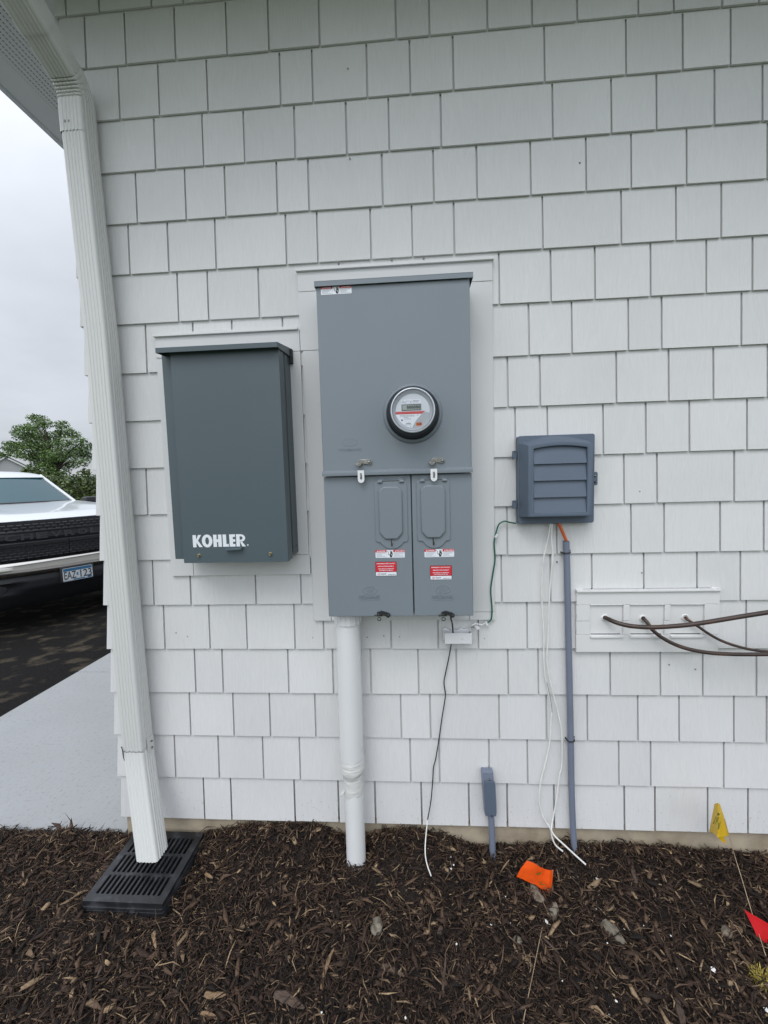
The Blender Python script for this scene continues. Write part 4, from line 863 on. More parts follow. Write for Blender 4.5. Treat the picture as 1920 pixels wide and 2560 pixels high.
dadd([(1010,992),(1110,935),(1228,960),(1205,1090),(1120,1230),(960,1340),(745,1362),(800,1250),(880,1130)], 'dial_dark')
dadd([(310,935),(1110,912),(1010,985),(306,1004)], 'dial_red', 2)
for i in range(34):
    u = 418+i*12.0; dadd([(u,1022),(u+(3.5+3.5*((i*7)%3)/2),1022),(u+(3.5+3.5*((i*7)%3)/2),1062),(u,1062)], 'ink_grey', 2)
dadd([(470+23*math.cos(k*math.pi/7),1160+23*math.sin(k*math.pi/7)) for k in range(14)], 'dotblue', 2)
for u0, v0, u1 in ((520,1080,640),(545,1280,735),(690,1325,725),(880,1020,925)): dadd([(u0,v0),(u1,v0-3),(u1,v0+9),(u0,v0+12)], 'ink_grey', 2)
m.build('printed_face', dial, fix=False)
m = MB(); fr_ = [(468,742),(1000,725),(1000,890),(468,908)]
dadd(fr_, 'ink', 2); dadd([(488,760),(985,744),(985,872),(488,888)], 'lcd', 3)
p = dp(605,858,5); m.text('888888', p, UX, UZ, 372*DS, 88*DS, 'ink', .015, lift=0)
m.build('display', dial, fix=False)
m = MB(); p = dp(585,1258,3); m.text('nodus', p, UX, UZ, 125*DS, 34*DS, 'ink', .02, lift=0); p = dp(530,1145,3); m.text('3G OM 87', p, UX, UZ, 185*DS, 34*DS, 'ink_grey', 0, lift=0); m.build('marking', dial, fix=False)
m = MB(); dadd([(858,1222),(1010,1215),(1002,1308),(852,1315)], 'sticker_orange', 2); p = dp(868,1285,4); m.text('CL 200', p, UX, UZ, 130*DS, 48*DS, 'ink', .03, lift=0); m.build('class_sticker', dial, fix=False)
m = MB(); m.lathe([(.0632,-.0735),(.0628,-.0765),(.060,-.0790),(.0001,-.0805)], (mcx,YM,mcz), 'clear', 64); m.build('glass_cover', em, smooth=True)

# ------------------------------------------------------------------ telecom box
YT = -.100
tb = thing('telecom_box', 'blue grey plastic louvred utility box on the shingles with a hasp on its edge', 'utility box', (.56,-.015,1.35))
a, b = W(1291,1091,-.022), W(1478,1305,-.022); bz0_, bz1_ = b.z, W(1385,1088.5,-.022).z
m = MB(); m.prism(rrect(a.x,b.x,bz0_,bz1_,.008), -.045, -.012, 'telco'); m.build('back_plate', tb, bevel=.0015)
fx0, fx1 = W(1321,1200,YT).x, W(1481.5,1200,YT).x; wx0 = W(1297.5,1200,-.045).x; fz0 = W(1400,1294,YT).z
def arch(u, z_edge, rise): return z_edge+rise*(1-(2*u-1)**2)
ze = W(1321,1113.5,YT).z; N_ = 16
def loop(x0, x1, zb, ze_, rise, Y): return [(x0,Y,zb)]+[(x0+(x1-x0)*i/N_, Y, arch(i/N_, ze_, rise)) for i in range(N_+1)]+[(x1,Y,zb)]
l0 = loop(wx0, fx1+.008, fz0-.001, ze+.012, .022, -.0452); l1 = loop(fx0, fx1, fz0+.004, ze, .010, YT)
px0, px1 = W(1334.5,1200,YT).x, W(1468.5,1200,YT).x; pz0 = W(1400,1283,YT).z; pze = W(1334.5,1122.5,YT).z
l2 = loop(px0, px1, pz0, pze, .009, YT); l3 = loop(px0+.001, px1-.001, pz0+.001, pze-.001, .009, YT+.014)
m = MB(); n = len(l0); vs = l0+l1+l2+l3
fs = [(k*n+i, k*n+(i+1)%n, (k+1)*n+(i+1)%n, (k+1)*n+i) for k in range(3) for i in range(n)]
fs.append(tuple(range(3*n,4*n))); m.add(vs, fs, 'telco'); cov = m.build('cover', tb, bevel=.0022, seg=3)
lz = [W(1400,p,YT).z for p in (1122, 1158.5, 1200.8, 1242.8, 1282.5)]
for i in range(4):
    zt_, zb_l = lz[i], lz[i+1]
    if i == 0:
        o = [(px0+.0015,YT+.011,arch(0,pze,.009)-.004),(px0+.0015+(px1-px0-.003)*.5,YT+.011,arch(.5,pze,.009)-.003),(px1-.0015,YT+.011,arch(1,pze,.009)-.004)]
        m = MB(); k = 12; v = [(px0+.0015+(px1-px0-.003)*j/k, YT+.0125, arch(j/k,pze,.009)-.002) for j in range(k+1)]+[(px0+.0015+(px1-px0-.003)*j/k, YT+.0025, zb_l) for j in range(k+1)]
        v += [(p[0],p[1]+.0015,p[2]) for p in v]; q = 2*(k+1)
        m.add(v, [(j,j+1,k+1+j+1,k+1+j) for j in range(k)]+[(k+1+j,k+1+j+1,q+k+1+j+1,q+k+1+j) for j in range(k)], 'telco')
    else:
        m = MB(); m.hexa([(px0+.0015,YT+.0022,zb_l),(px1-.0015,YT+.0022,zb_l),(px1-.0015,YT+.0042,zb_l),(px0+.0015,YT+.0042,zb_l),(px0+.0015,YT+.0122,zt_+.001),(px1-.0015,YT+.0122,zt_+.001),(px1-.0015,YT+.0142,zt_+.001),(px0+.0015,YT+.0142,zt_+.001)], 'telco')
    m.build('louvre', cov)
m = MB(); a_, b_2 = W(1362,1163,YT), W(1436,1198,YT); m.hexa([(a_.x,YT+.0026,b_2.z),(b_2.x,YT+.0026,b_2.z),(b_2.x,YT+.004,b_2.z),(a_.x,YT+.004,b_2.z),(a_.x,YT+.0112,a_.z),(b_2.x,YT+.0112,a_.z),(b_2.x,YT+.013,a_.z),(a_.x,YT+.013,a_.z)], 'telco'); m.build('label_recess', cov)
for py_ in (1138, 1261.5):
    c_ = W(1284.8,py_,-.035); m = MB(); m.box(c_.x-.0045,c_.x+.008,-.040,-.030,c_.z-.0125,c_.z+.0125,'telco'); m.tube([(c_.x-.004,-.036,c_.z-.0145),(c_.x-.004,-.036,c_.z+.0145)], .0030, 'telco', 10); m.box(c_.x-.002,c_.x+.008,-.044,-.030,c_.z+.0125,c_.z+.0150,'telco'); m.build('hinge', tb, bevel=.0006)
c_ = W(1486.5,1196.5,-.040); m = MB(); hs_ = rrect(c_.x-.012,c_.x+.0095,c_.z-.0235,c_.z+.0235,.006); m.prism(hs_, -.043, -.038, 'telco')
m.build('hasp', tb, bevel=.0008)
for dz_ in (.0095,-.0125):
    m = MB(); m.lathe([(.0001,-.0045),(.0032,-.0035),(.0042,-.0004),(.0042,.0)], (c_.x-.0005,-.043,c_.z+dz_), 'steel' if dz_ > 0 else 'black', 14); m.build('screw', tb, smooth=True)
m = MB(); c2 = W(1484,1128,-.06); m.box(fx1+.003,fx1+.0085,-.066,-.050,c2.z-.006,c2.z+.006,'telco'); m.build('latch_nub', tb, bevel=.001)

# ------------------------------------------------------------------ pipes, conduits and cables
def px_path(pts, tile, Ys):
    x0, y0 = tiles[tile]; k = len(pts); Yv = Ys if isinstance(Ys, (list, tuple)) else [Ys]*k
    return [W(x0+p[0]/2.592, y0+p[1]/2.592, y) for p, y in zip(pts, Yv)]
# big white riser under the meter cabinet
pr_ = thing('riser_pipe', 'thick white plastic riser pipe from the meter cabinet down into the mulch', 'pipe', (-.187,-.075,.04))
def pxr(xl, xr, y, Y): a, b = W(xl,y,Y), W(xr,y,Y); return (a.x+b.x)/2, (b.x-a.x)/2, a.z
Yp_ = -.075
c1, r1, z1_ = pxr(838,902.5,1550,Yp_); c2_, r2_, z2_ = pxr(842.5,902.5,1620,Yp_); c3, r3, z3 = pxr(852,910.3,1915,Yp_); c4, r4, z4 = pxr(861,908.3,1962,Yp_); c5, r5, z5 = pxr(866.6,913.7,2130,Yp_-.02)
zt_a = mz0+.002; zb_a = W(870,1567,Yp_-r1).z
m = MB(); m.lathe([(r2_,zt_a),(r1*1.02,zt_a),(r1*1.03,zb_a+.004),(r1*1.02,zb_a),(r2_*1.0,zb_a-.0015)], (c1,Yp_,0), 'pvc', 56, 'z')
for k in range(18):
    a = 2*math.pi*k/18+.12; m.box(0,0,0,0,0,0,'pvc') if False else m.add([(c1+(r1*1.03+.0016)*math.cos(a+s_*.03), Yp_+(r1*1.03+.0016)*math.sin(a+s_*.03), z) for z in (zb_a+.003, zt_a) for s_ in (-1,1)]+[(c1+(r1*1.03-.001)*math.cos(a+s_*.05), Yp_+(r1*1.03-.001)*math.sin(a+s_*.05), z) for z in (zb_a+.003, zt_a) for s_ in (-1,1)], [(0,1,3,2),(0,2,6,4),(1,5,7,3),(0,4,5,1)], 'pvc')
m.build('coupling', pr_, smooth=True, angle=40)
m = MB(); m.tube([(c2_,Yp_,zb_a),(c2_+(c3-c2_)*.5,Yp_,(zb_a+z3)/2),(c3,Yp_,z3+.025),(c3,Yp_,z3-.004)], [r2_,(r2_+r3)/2,r3*1.0,r3], 'pvc', 48, False); m.build('upper_pipe', pr_, smooth=True)
m = MB(); m.tube([(c3+.001,Yp_,z3+.03),(c4,Yp_-.003,z4),(c4+(c5-c4)*.5,Yp_-.010,(z4+z5)/2),(c5,Yp_-.02,z5),(c5,Yp_-.02,z5-.12)], [r4,r4,r4,r4*1.0,r4], 'pvc', 48); m.build('lower_pipe', pr_, smooth=True)
# tape wrapped over the step, wavy and loose
m = MB(); n = 48; rows_ = []
zA, zB = W(880,1908,Yp_-r3).z, W(880,2002,Yp_-r4).z
prof = [(0,r3+.0006),(.10,r3+.0022),(.22,r3+.0014),(.30,r3+.0032),(.36,r3+.0012),(.42,r4+.0045),(.50,r4+.0016),(.58,r4+.0032),(.70,r4+.0016),(.80,r4+.0028),(.92,r4+.0014),(1,r4+.0004)]
v = []
for t, r in prof:
    for j in range(n):
        a = 2*math.pi*j/n; z = zA+(zB-zA)*t+.006*math.sin(a+1.1)+.0016*math.sin(3*a+t*9); rr = r+.0007*math.sin(5*a+t*20); cx_ = c3+(c4-c3)*t
        v.append((cx_+rr*math.cos(a), Yp_-.003*t+rr*math.sin(a), z))
m.add(v, [(i*n+j,i*n+(j+1)%n,(i+1)*n+(j+1)%n,(i+1)*n+j) for i in range(len(prof)-1) for j in range(n)], 'tape')
m.build('tape_wrap', pr_, smooth=True)
q = W(855.5,1972,Yp_-.02); q2 = W(861,1966,Yp_-.03)
m = MB(); m.add([q2,(q2.x+.002,q2.y,q2.z-.020),(q.x-.004,q.y-.008,q.z-.026),(q.x-.006,q.y-.012,q.z-.022),(q.x-.001,q.y-.009,q.z-.006)], [(0,1,2,3,4)], 'tape'); m.build('tape_end', pr_)
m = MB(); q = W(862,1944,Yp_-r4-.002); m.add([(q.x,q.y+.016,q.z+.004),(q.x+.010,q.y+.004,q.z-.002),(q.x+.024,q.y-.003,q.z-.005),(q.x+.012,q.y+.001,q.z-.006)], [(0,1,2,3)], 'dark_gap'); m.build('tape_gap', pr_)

# thin grey conduit under the telecom box
cd = thing('cable_conduit', 'thin grey plastic conduit strapped to the shingles below the telecom box', 'conduit', (.69,-.03,.04))
pts = [W(1415.3,1352.5,-.028),W(1417.6,1420,-.027),W(1420.5,1560,-.027),W(1424,1720,-.027),W(1426.8,1850,-.027),W(1429,1980,-.03),W(1433,2080,-.033),W(1437.5,2150,-.038)]
pts.append(pts[-1]+Vector((.004,-.004,-.08)))
m = MB(); m.tube(smoothpath(pts, 5), .0113, 'conduit', 18); m.build('pipe', cd, smooth=True)
m = MB(); m.tube([pts[0]+Vector((0,0,.0006)),pts[0]+Vector((0,0,.0012))], .0085, 'dark_gap', 14); m.build('open_end', cd)
for p in ((1415.8,1381.5),(1426.6,1849.5)):
    c_ = W(*p,-.027); m = MB(); m.tube([(c_.x+.0128*math.cos(math.radians(a)), -.027+.0128*math.sin(math.radians(a)), c_.z+.0015*math.cos(math.radians(a))) for a in range(180,361,18)], .0028, 'black', 8); m.tube([(c_.x-.0128,-.027,c_.z-.0015),(c_.x-.0145,-.010,c_.z)], .0028, 'black', 8); m.tube([(c_.x+.0128,-.027,c_.z+.0015),(c_.x+.0155,-.010,c_.z+.001)], .0028, 'black', 8)
    m.lathe([(.0001,-.004),(.0024,-.003),(.003,0)], (c_.x+.0160,-.016,c_.z+.0055), 'black', 10); m.build('strap', cd, smooth=True)
oc = MB(); oc.tube(smoothpath([W(1392.5,1296,-.035),W(1396.5,1308,-.035),W(1403,1322,-.034),(W(1410.5,1340,-.031)),W(1415.3,1352.5,-.028),W(1415.8,1372,-.028)], 6), .0056, 'orange_cable', 14)
o = oc.build('fibre_cable', loc=W(1403,1322,-.035), smooth=True); tag(o, 'orange cable dropping from the telecom box into the thin conduit', 'cable')
# two loose white drop cables
A1 = px_path([(252,55),(247,90),(232,180),(205,300),(195,420),(194,600),(206,800),(206,950),(214,1065)], 'I', [-.03,-.03,-.028,-.026,-.022,-.020,-.020,-.020,-.021])
A2 = px_path([(233,1150),(252,1250),(256,1300),(250,1400),(240,1520),(210,1655)], 'I', -.021)+px_path([(186,90),(177,220),(203,320),(247,390),(260,450),(283,500),(330,540)], 'Ll', [-.022,-.024,-.026,-.03,-.036,-.044,-.055])
wc = thing('drop_cable', 'loose white cable hanging furthest left below the telecom box', 'cable', A1[4], 'loose white drop cables')
m = MB(); m.tube(smoothpath(A1, 5), .0029, 'white_cable', 8); m.build('upper_length', wc, smooth=True)
m = MB(); q = smoothpath([A1[-1]]+A2[:3], 5); m.tube(q, .0026, 'white_cable', 8); m.tube([p+Vector((.0012,-.0022,0)) for p in q[2:]], [.0004]+[.0009]*(len(q)-4)+[.0003], 'black_rubber', 6); m.build('scuffed_length', wc, smooth=True)
m = MB(); m.tube(smoothpath(A2[2:], 5), .0029, 'white_cable', 8); m.build('lower_length', wc, smooth=True)
B1 = px_path([(264,60),(258,110),(256,180),(265,280),(252,420),(240,600),(234,800),(226,950),(240,1065),(262,1160),(289,1270),(318,1395),(325,1520),(321,1655)], 'I', [-.03,-.032,-.030,-.028,-.024]+[-.024]*9)+px_path([(308,50),(286,220),(263,340),(256,400),(275,438),(340,500),(405,560),(478,626)], 'Ll', [-.025,-.027,-.03,-.036,-.045,-.07,-.085,-.10])
m = MB(); m.tube(smoothpath(B1, 5), .0029, 'white_cable', 8)
o = m.build('drop_cable', loc=B1[6], smooth=True); tag(o, 'loose white cable whose cut end lies furthest right on the mulch', 'cable', 'loose white drop cables')
# bonding box and its wires
bb = thing('bonding_box', 'small white plastic box with a screw under the meter cabinet', 'junction box', W(1146,1600,-.03))
YB_ = -.052; a, b = W(1111.5,1583.5,YB_), W(1180.5,1610,YB_)
m = MB(); m.box(a.x,b.x,YB_,YB_+.003,b.z,a.z,'white'); m.box(a.x,b.x,YB_+.003,-.013,b.z,b.z+.003,'white'); m.box(a.x,a.x+.003,YB_+.003,-.013,b.z+.003,a.z,'white'); m.box(b.x-.003,b.x,YB_+.003,-.013,b.z+.003,a.z,'white'); m.build('front_cover', bb, bevel=.0015)
k0 = a.x-.004; m = MB(); zz0 = a.z
m.prism([(k0,b.z+.002),(b.x+.002,b.z+.002),(b.x+.002,zz0+.004),(b.x-.030,zz0+.004),(b.x-.032,zz0+.0075),(b.x-.046,zz0+.0075),(b.x-.048,zz0+.001),(a.x+.030,zz0+.001),(a.x+.022,zz0-.003),(a.x+.014,zz0+.004),(a.x+.011,zz0+.0085),(k0,zz0+.0085)], -.020, -.0128, 'white'); m.build('back_plate', bb, bevel=.001)
c_ = W(1156,1597,YB_); m = MB(); m.lathe([(.0001,-.0012),(.003,-.0012),(.0032,-.0002),(.0038,-.0002),(.0038,-.0014),(.0048,-.0014),(.0050,0)], (c_.x,YB_,c_.z), 'white', 18); m.build('screw', bb, smooth=True)
U1 = [W(1122.5,1532,YM+.02),W(1128,1545,-.12)]+px_path([(1262,690),(1271,720),(1276,770),(1276,800)], 'H', [-.10,-.07,-.035,-.032])
U2 = px_path([(1268,800),(1264,862),(1246,960),(1227,1050),(1218,1105),(1227,1180),(1222,1230),(1204,1340),(1186,1470),(1164,1600),(1150,1655)], 'H', [-.032,-.026]+[-.020]*9)+px_path([(1146,60),(1135,200),(1112,335)], 'K', [-.022,-.026,-.036])
U3 = [U2[-1]]+px_path([(1101,440),(1096,540),(1107,620),(1135,700)], 'K', [-.055,-.085,-.12,-.16])
bc = thing('ground_cable', 'thin black cable from the meter cabinet through the white box to the mulch', 'cable', U2[4])
m = MB(); m.tube(smoothpath(U1, 6), .0027, 'black_rubber', 10); m.build('upper_length', bc, smooth=True)
m = MB(); m.tube(smoothpath(U2, 6), .0021, 'black_rubber', 8); m.build('middle_length', bc, smooth=True)
m = MB(); m.tube(smoothpath(U3, 6), [.0022]*(6*4+1), 'white_cable', 8); m.build('white_tail', bc, smooth=True)
GW = [W(1290,1308,-.02),W(1280,1307,-.022)]+px_path([(1640,66),(1610,60),(1578,76),(1562,110),(1551,150),(1543,205),(1549,300),(1541,365),(1530,430),(1521,500),(1524,560),(1529,620),(1527,680),(1518,704),(1500,718)], 'H', -.0235)
gw = thing('ground_wire', 'green insulated wire curving from the telecom box down the right of the meter cabinet', 'wire', GW[8])
m = MB(); m.tube(smoothpath(GW, 5), .0027, 'green_wire', 8); m.build('green_length', gw, smooth=True)
WW = px_path([(1500,718),(1480,724),(1462,730),(1440,727),(1418,724),(1402,733),(1392,748),(1389,768)], 'H', [-.0235,-.024,-.025,-.025,-.026,-.026,-.026,-.026])
m = MB(); m.tube(smoothpath(WW, 5), .0026, 'white', 8); m.build('white_length', gw, smooth=True)
q = W(1188,1567,-.028); m = MB(); m.lathe([(.0035,-.006),(.0035,.006),(.0001,.007)], (q.x-.011,q.y,q.z-.002), 'steel', 10, 'x'); m.build('lug', gw, smooth=True)
m = MB(); t0_ = W(1187,1566,-.027); m.add([t0_,t0_+Vector((.011,-.001,.004)),t0_+Vector((.020,-.003,-.008)),t0_+Vector((.009,-.002,-.013))], [(0,1,2,3)], 'white'); m.add([t0_+Vector((0,.0012,0)),t0_+Vector((.011,.0002,.004)),t0_+Vector((.020,-.0018,-.008)),t0_+Vector((.009,-.0008,-.013))], [(3,2,1,0)], 'white'); m.build('paper_tag', gw, fix=False)
for (px_, py_, rz_) in ((1240,1340,-.5),(1216.5,1559,.35)):
    c_ = W(px_,py_,-.024); m = MB(); u = Vector((math.cos(rz_),0,math.sin(rz_))); w__ = Vector((-math.sin(rz_),0,math.cos(rz_)))
    cor = lambda su, sw_, y: c_+u*(.0036*su)+w__*(.0075*sw_)+Vector((0,y,0))
    m.hexa([cor(-1,-1,-.006),cor(1,-1,-.006),cor(1,-1,.006),cor(-1,-1,.006),cor(-1,1,-.006),cor(1,1,-.006),cor(1,1,.006),cor(-1,1,.006)], 'white')
    m.lathe([(.0001,-.0025),(.0018,-.0015),(.0022,0)], (c_.x-w__.x*.0045, c_.y-.006, c_.z-w__.z*.0045), 'steel', 8); m.build('cable_clip', gw, bevel=.001)
# conduit stub with a small access fitting
st = thing('conduit_stub', 'short grey conduit stub rising from the mulch with a lidded access fitting', 'conduit', (.272,-.03,.03))
YS = -.052; e0, e1 = W(1221,2035,-.032), W(1233,2165,-.036); 
m = MB(); m.tube([W(1227.3,2030,-.032),W(1229.5,2080,-.033),W(1233,2162,-.036),W(1233,2162,-.036)+Vector((.001,0,-.07))], .0121, 'conduit', 20); m.build('pipe', st, smooth=True)
h0_, h1_ = W(1205,1931,-.030), W(1236,2036,-.030); sk_ = .010
m = MB(); xL0, xR0 = W(1204.8,1935,-.044).x, W(1234,1935,-.044).x; zt0, zb0 = W(1220,1930,-.040).z, W(1228,2040,-.044).z
m.hexa([(xL0+sk_,-.048,zb0),(xR0+sk_-.001,-.048,zb0),(xR0+sk_-.001,-.012,zb0),(xL0+sk_,-.012,zb0),(xL0,-.040,zt0),(xR0,-.040,zt0),(xR0,-.012,zt0),(xL0,-.012,zt0)], 'conduit'); m.build('body', st, bevel=.0035, seg=2)
a, b = W(1211,1954,YS), W(1241.5,2039,YS); m = MB(); xs0, xs1 = a.x, W(1239,1990,YS).x
l = rrect(0, 1, 0, 1, .12, 4); m.prism([(xs0+(W(1215,2039,YS).x-xs0)*(1-q[1])+q[0]*.0405, b.z+q[1]*(a.z-b.z)) for q in l], YS, YS+.006, 'telco'); m.build('lid', st, bevel=.0012)
for p in ((1224.5,1950),(1229.5,2042)):
    c_ = W(*p,YS); m = MB(); m.lathe([(.0001,-.003),(.002,-.0024),(.0028,0),(.0028,.004)], (c_.x,YS+.002,c_.z), 'chrome', 12); m.build('screw', st, smooth=True)

# ------------------------------------------------------------------ pipe entry plate and refrigerant lines
lp = thing('pipe_entry_plate', 'white painted mounting plate with three square recesses on the right of the wall', 'mounting plate', W(1620,1550,0))
YL = -.022; T_ = lambda x, y, Y=YL: W(1280+x/2.592, 1280+y/2.592, Y)
pz1, pz0_ = T_(880,515).z, T_(880,908).z; pxa, pxb = T_(417,700).x, T_(1343,700).x
win = [(505,722,600,793),(763,990,600,797),(1025,1247,599,800)]
wr = [(T_(a,700).x, T_(b,700).x, T_((a+b)/2,d).z, T_((a+b)/2,c).z) for a, b, c, d in win]
zw0, zw1 = sum(w[2] for w in wr)/3, sum(w[3] for w in wr)/3
m = MB(); zc_ = T_(460,708).z
m.box(pxa,pxb,YL,0,zw1,pz1,'trim_white'); m.box(pxa,pxb,YL,0,pz0_,zw0,'trim_white')
xs = [pxa]+[q for w in wr for q in w[:2]]+[pxb]
for i in range(0, 8, 2):
    m.box(xs[i],xs[i+1],YL+.0001,0,zw0+.0008,zc_-.0006,'trim_white'); m.box(xs[i],xs[i+1],YL+.0001,0,zc_+.0006,zw1-.0008,'trim_white')
m.build('plate', lp, bevel=.0012)
m = MB(); m.box(pxa-.001,pxb+.001,YL-.008,0,pz1+.0006,pz1+.0065,'trim_white'); m.box(pxa+.026,pxb-.030,-.0160,0,pz1+.0066,pz1+.0085,'dark_gap'); m.build('drip_cap', lp, bevel=.001)
for ga, gb in ((pxa-.001,pxa+.024),(pxb-.028,pxb+.001)):
    m = MB(); m.tube([(ga+(gb-ga)*i/6,-.016,pz1+.008+.0012*rnd.random()) for i in range(7)], [.002+.0016*rnd.random() for _ in range(7)], 'caulk', 8); m.build('caulk_bead', lp, smooth=True)
m = MB(); m.tube([(T_(520+700*i/14,600).x, -.016, zw1+.0015*0+pz1-pz1+zw1-zw1+pz1+.0095) for i in range(3)], .0006, 'caulk', 5)
for i, w in enumerate(wr):
    m = MB(); m.box(w[0]+.0005,w[1]-.0005,-.0145,-.003,zw0+.0009,zw1-.0009,'trim_white'); m.build('recess', lp)
    m = MB(); xa_, xb_ = T_(win[i][0]-(0 if i else -2),810).x, T_(win[i][1]-(4 if i == 0 else 14),810).x; zt_s = zw0-.001
    m.prism([(YL-.0008,zt_s+.0004),(YL-.006,zt_s-.0010),(YL-.006,zt_s-.0085),(YL-.0004,zt_s-.0100)], xa_, xb_, 'trim_white', 'x'); m.build('sill', lp, bevel=.0007)
    m = MB(); m.box(w[0]+.006,w[1]-.008,-.0152,-.0146,zw0+.0009,zw0+.0030,'dark_gap'); m.build('sill_gap', lp)
    m = MB(); m.tube([(w[0]+.002+(w[1]-w[0]-.004)*k/9, -.0215, zw1-.0006+.0007*rnd.random()) for k in range(10)], [.0009+.0007*rnd.random() for _ in range(10)], 'caulk', 6); m.build('caulk_bead', lp, smooth=True)
holes = [(603,686),(850,690),(1122,684)]
for i, (hx, hy) in enumerate(holes):
    c_ = T_(hx,hy,-.0150); m = MB(); m.lathe([(.0135,.0002),(.0125,-.0025),(.0105,-.0042),(.0085,-.003)], (c_.x-.001,-.0145,c_.z), 'caulk', 14); m.build('caulk_ring', lp, smooth=True)
def line(pts, Ys, r, tail):
    P = [T_(x,y,Y) for (x,y), Y in zip(pts, Ys)]; d_ = (P[-1]-P[-2]); P += [P[-1]+d_*.9, P[-1]+d_*2.0+Vector((0,0,-.004)), P[-1]+d_*3.6+Vector((0,-.004,-.02))] + [Vector(t) for t in tail[1:]]
    q = smoothpath(P, 7); m = MB(); m.tube(q, r, 'copper', 16); return m, P[len(pts)//2]
L1 = line([(598,681),(612,688),(650,706),(700,724),(780,740),(900,747),(1020,742),(1150,730),(1300,708),(1480,678),(1659,650)], [-.008,-.024,-.045,-.060,-.075,-.090,-.10,-.11,-.12,-.13,-.14], .0078, [(1.62,-.15,.99),(1.95,-.16,.98),(2.15,-.20,.85),(2.22,-.25,.5),(2.24,-.28,.02)])
L2 = line([(846,688),(856,694),(878,718),(905,758),(950,798),(1010,836),(1080,868),(1160,892),(1260,910),(1380,920),(1520,923),(1659,922)], [-.008,-.022,-.034,-.042,-.050,-.058,-.065,-.072,-.080,-.088,-.096,-.104], .0066, [(1.62,-.11,.86),(1.95,-.12,.87),(2.10,-.16,.75),(2.16,-.2,.4),(2.18,-.22,.02)])
L3 = line([(1118,682),(1130,690),(1160,712),(1215,748),(1270,786),(1340,826),(1420,858),(1520,886),(1600,899),(1659,905)], [-.008,-.020,-.030,-.036,-.040,-.046,-.052,-.058,-.064,-.070], .0048, [(1.62,-.075,.875),(1.95,-.085,.88),(2.04,-.12,.78),(2.10,-.15,.4),(2.12,-.17,.02)])
for (m, at), lab in ((L1,'thickest brown insulated line leaving the left recess and rising to the right'),(L2,'brown insulated line sagging from the middle recess of the plate'),(L3,'thinnest brown copper line sagging from the right recess of the plate')):
    o = m.build('refrigerant_line', loc=at, smooth=True); tag(o, lab, 'pipe', 'refrigerant lines on the right of the wall')

# ------------------------------------------------------------------ marker flags
def sheet(P, rows, m, th=.0006):              # rows: list of rows of points -> a thin crumpled sheet with real thickness
    nr, nc = len(rows), len(rows[0]); v = [p for r in rows for p in r]; k = len(v)
    v2 = [Vector(p)+Vector((0,th,0)) for p in v]
    f = [(i*nc+j,i*nc+j+1,(i+1)*nc+j+1,(i+1)*nc+j) for i in range(nr-1) for j in range(nc-1)]
    P.add(list(v)+v2, f+[tuple(q+k for q in reversed(g_)) for g_ in f], m)
Lf = lambda x, y, Y: W(1280+x/2.592, 1920+y/2.592, Y)
# yellow flag, folded and hanging from a leaning wire
fy = thing('marker_flag', 'yellow marker flag drooping on a leaning wire in front of the foundation', 'marker flag', Lf(1440,560,-.10), 'utility marker flags in the mulch')
yr = [[Lf(1312,234,-0.111),Lf(1322,230,-0.126),Lf(1334,228,-0.135),Lf(1346,232,-0.122),Lf(1349,240,-0.109)],
      [Lf(1300,296,-0.100),Lf(1316,294,-0.126),Lf(1334,292,-0.144),Lf(1353,288,-0.126),Lf(1366,290,-0.104)],
      [Lf(1290,350,-0.096),Lf(1312,350,-0.122),Lf(1338,350,-0.148),Lf(1364,345,-0.126),Lf(1383,346,-0.100)],
      [Lf(1278,412,-0.087),Lf(1306,420,-0.118),Lf(1332,424,-0.153),Lf(1372,410,-0.126),Lf(1397,402,-0.100)],
      [Lf(1279,414,-0.087),Lf(1307,424,-0.118),Lf(1331,448,-0.162),Lf(1372,444,-0.135),Lf(1408,438,-0.096)]]
m = MB(); sheet(m, yr, 'yellow'); sheet(m, [[Lf(1331,446,-.127),Lf(1350,440,-.121),Lf(1370,438,-.113)],[Lf(1345,462,-.120),Lf(1362,456,-.116),Lf(1379,458,-.110)],[Lf(1372,484,-.114),Lf(1381,486,-.111),Lf(1389,491,-.108)]], 'yellow'); fl = m.build('flag', fy, smooth=True, fix=False)
m = MB(); 
def strip(p, q, w, Y): 
    d = ((q[0]-p[0])**2+(q[1]-p[1])**2)**.5; nx, ny = -(q[1]-p[1])/d*w/2, (q[0]-p[0])/d*w/2
    m.add([Lf(p[0]-nx,p[1]-ny,Y),Lf(q[0]-nx,q[1]-ny,Y),Lf(q[0]+nx,q[1]+ny,Y),Lf(p[0]+nx,p[1]+ny,Y)], [(0,1,2,3)], 'flag_ink')
m.add([Lf(1337+9*math.cos(k*.63),300+9*math.sin(k*.63),-.1545) for k in range(10)], [tuple(range(10))], 'flag_ink')
for p, q, w in (((1322,316),(1305,362),5),((1331,318),(1316,366),4),((1340,318),(1328,352),5),((1350,348),(1340,396),4),((1341,356),(1334,398),5)): strip(p, q, w, -.1545)
m.build('flag_print', fl, fix=False)
base = G(1280+1636/2.592, 1920+1190/2.592, .040); top = Lf(1378,330,-.112)
m = MB(); m.tube(smoothpath([top, Lf(1436,545,-.125), Lf(1490,720,-.165), Lf(1548,915,-.215), base, base+Vector((.01,-.012,-.05))], 6), .0011, 'wire', 6); m.build('wire_stake', fy)
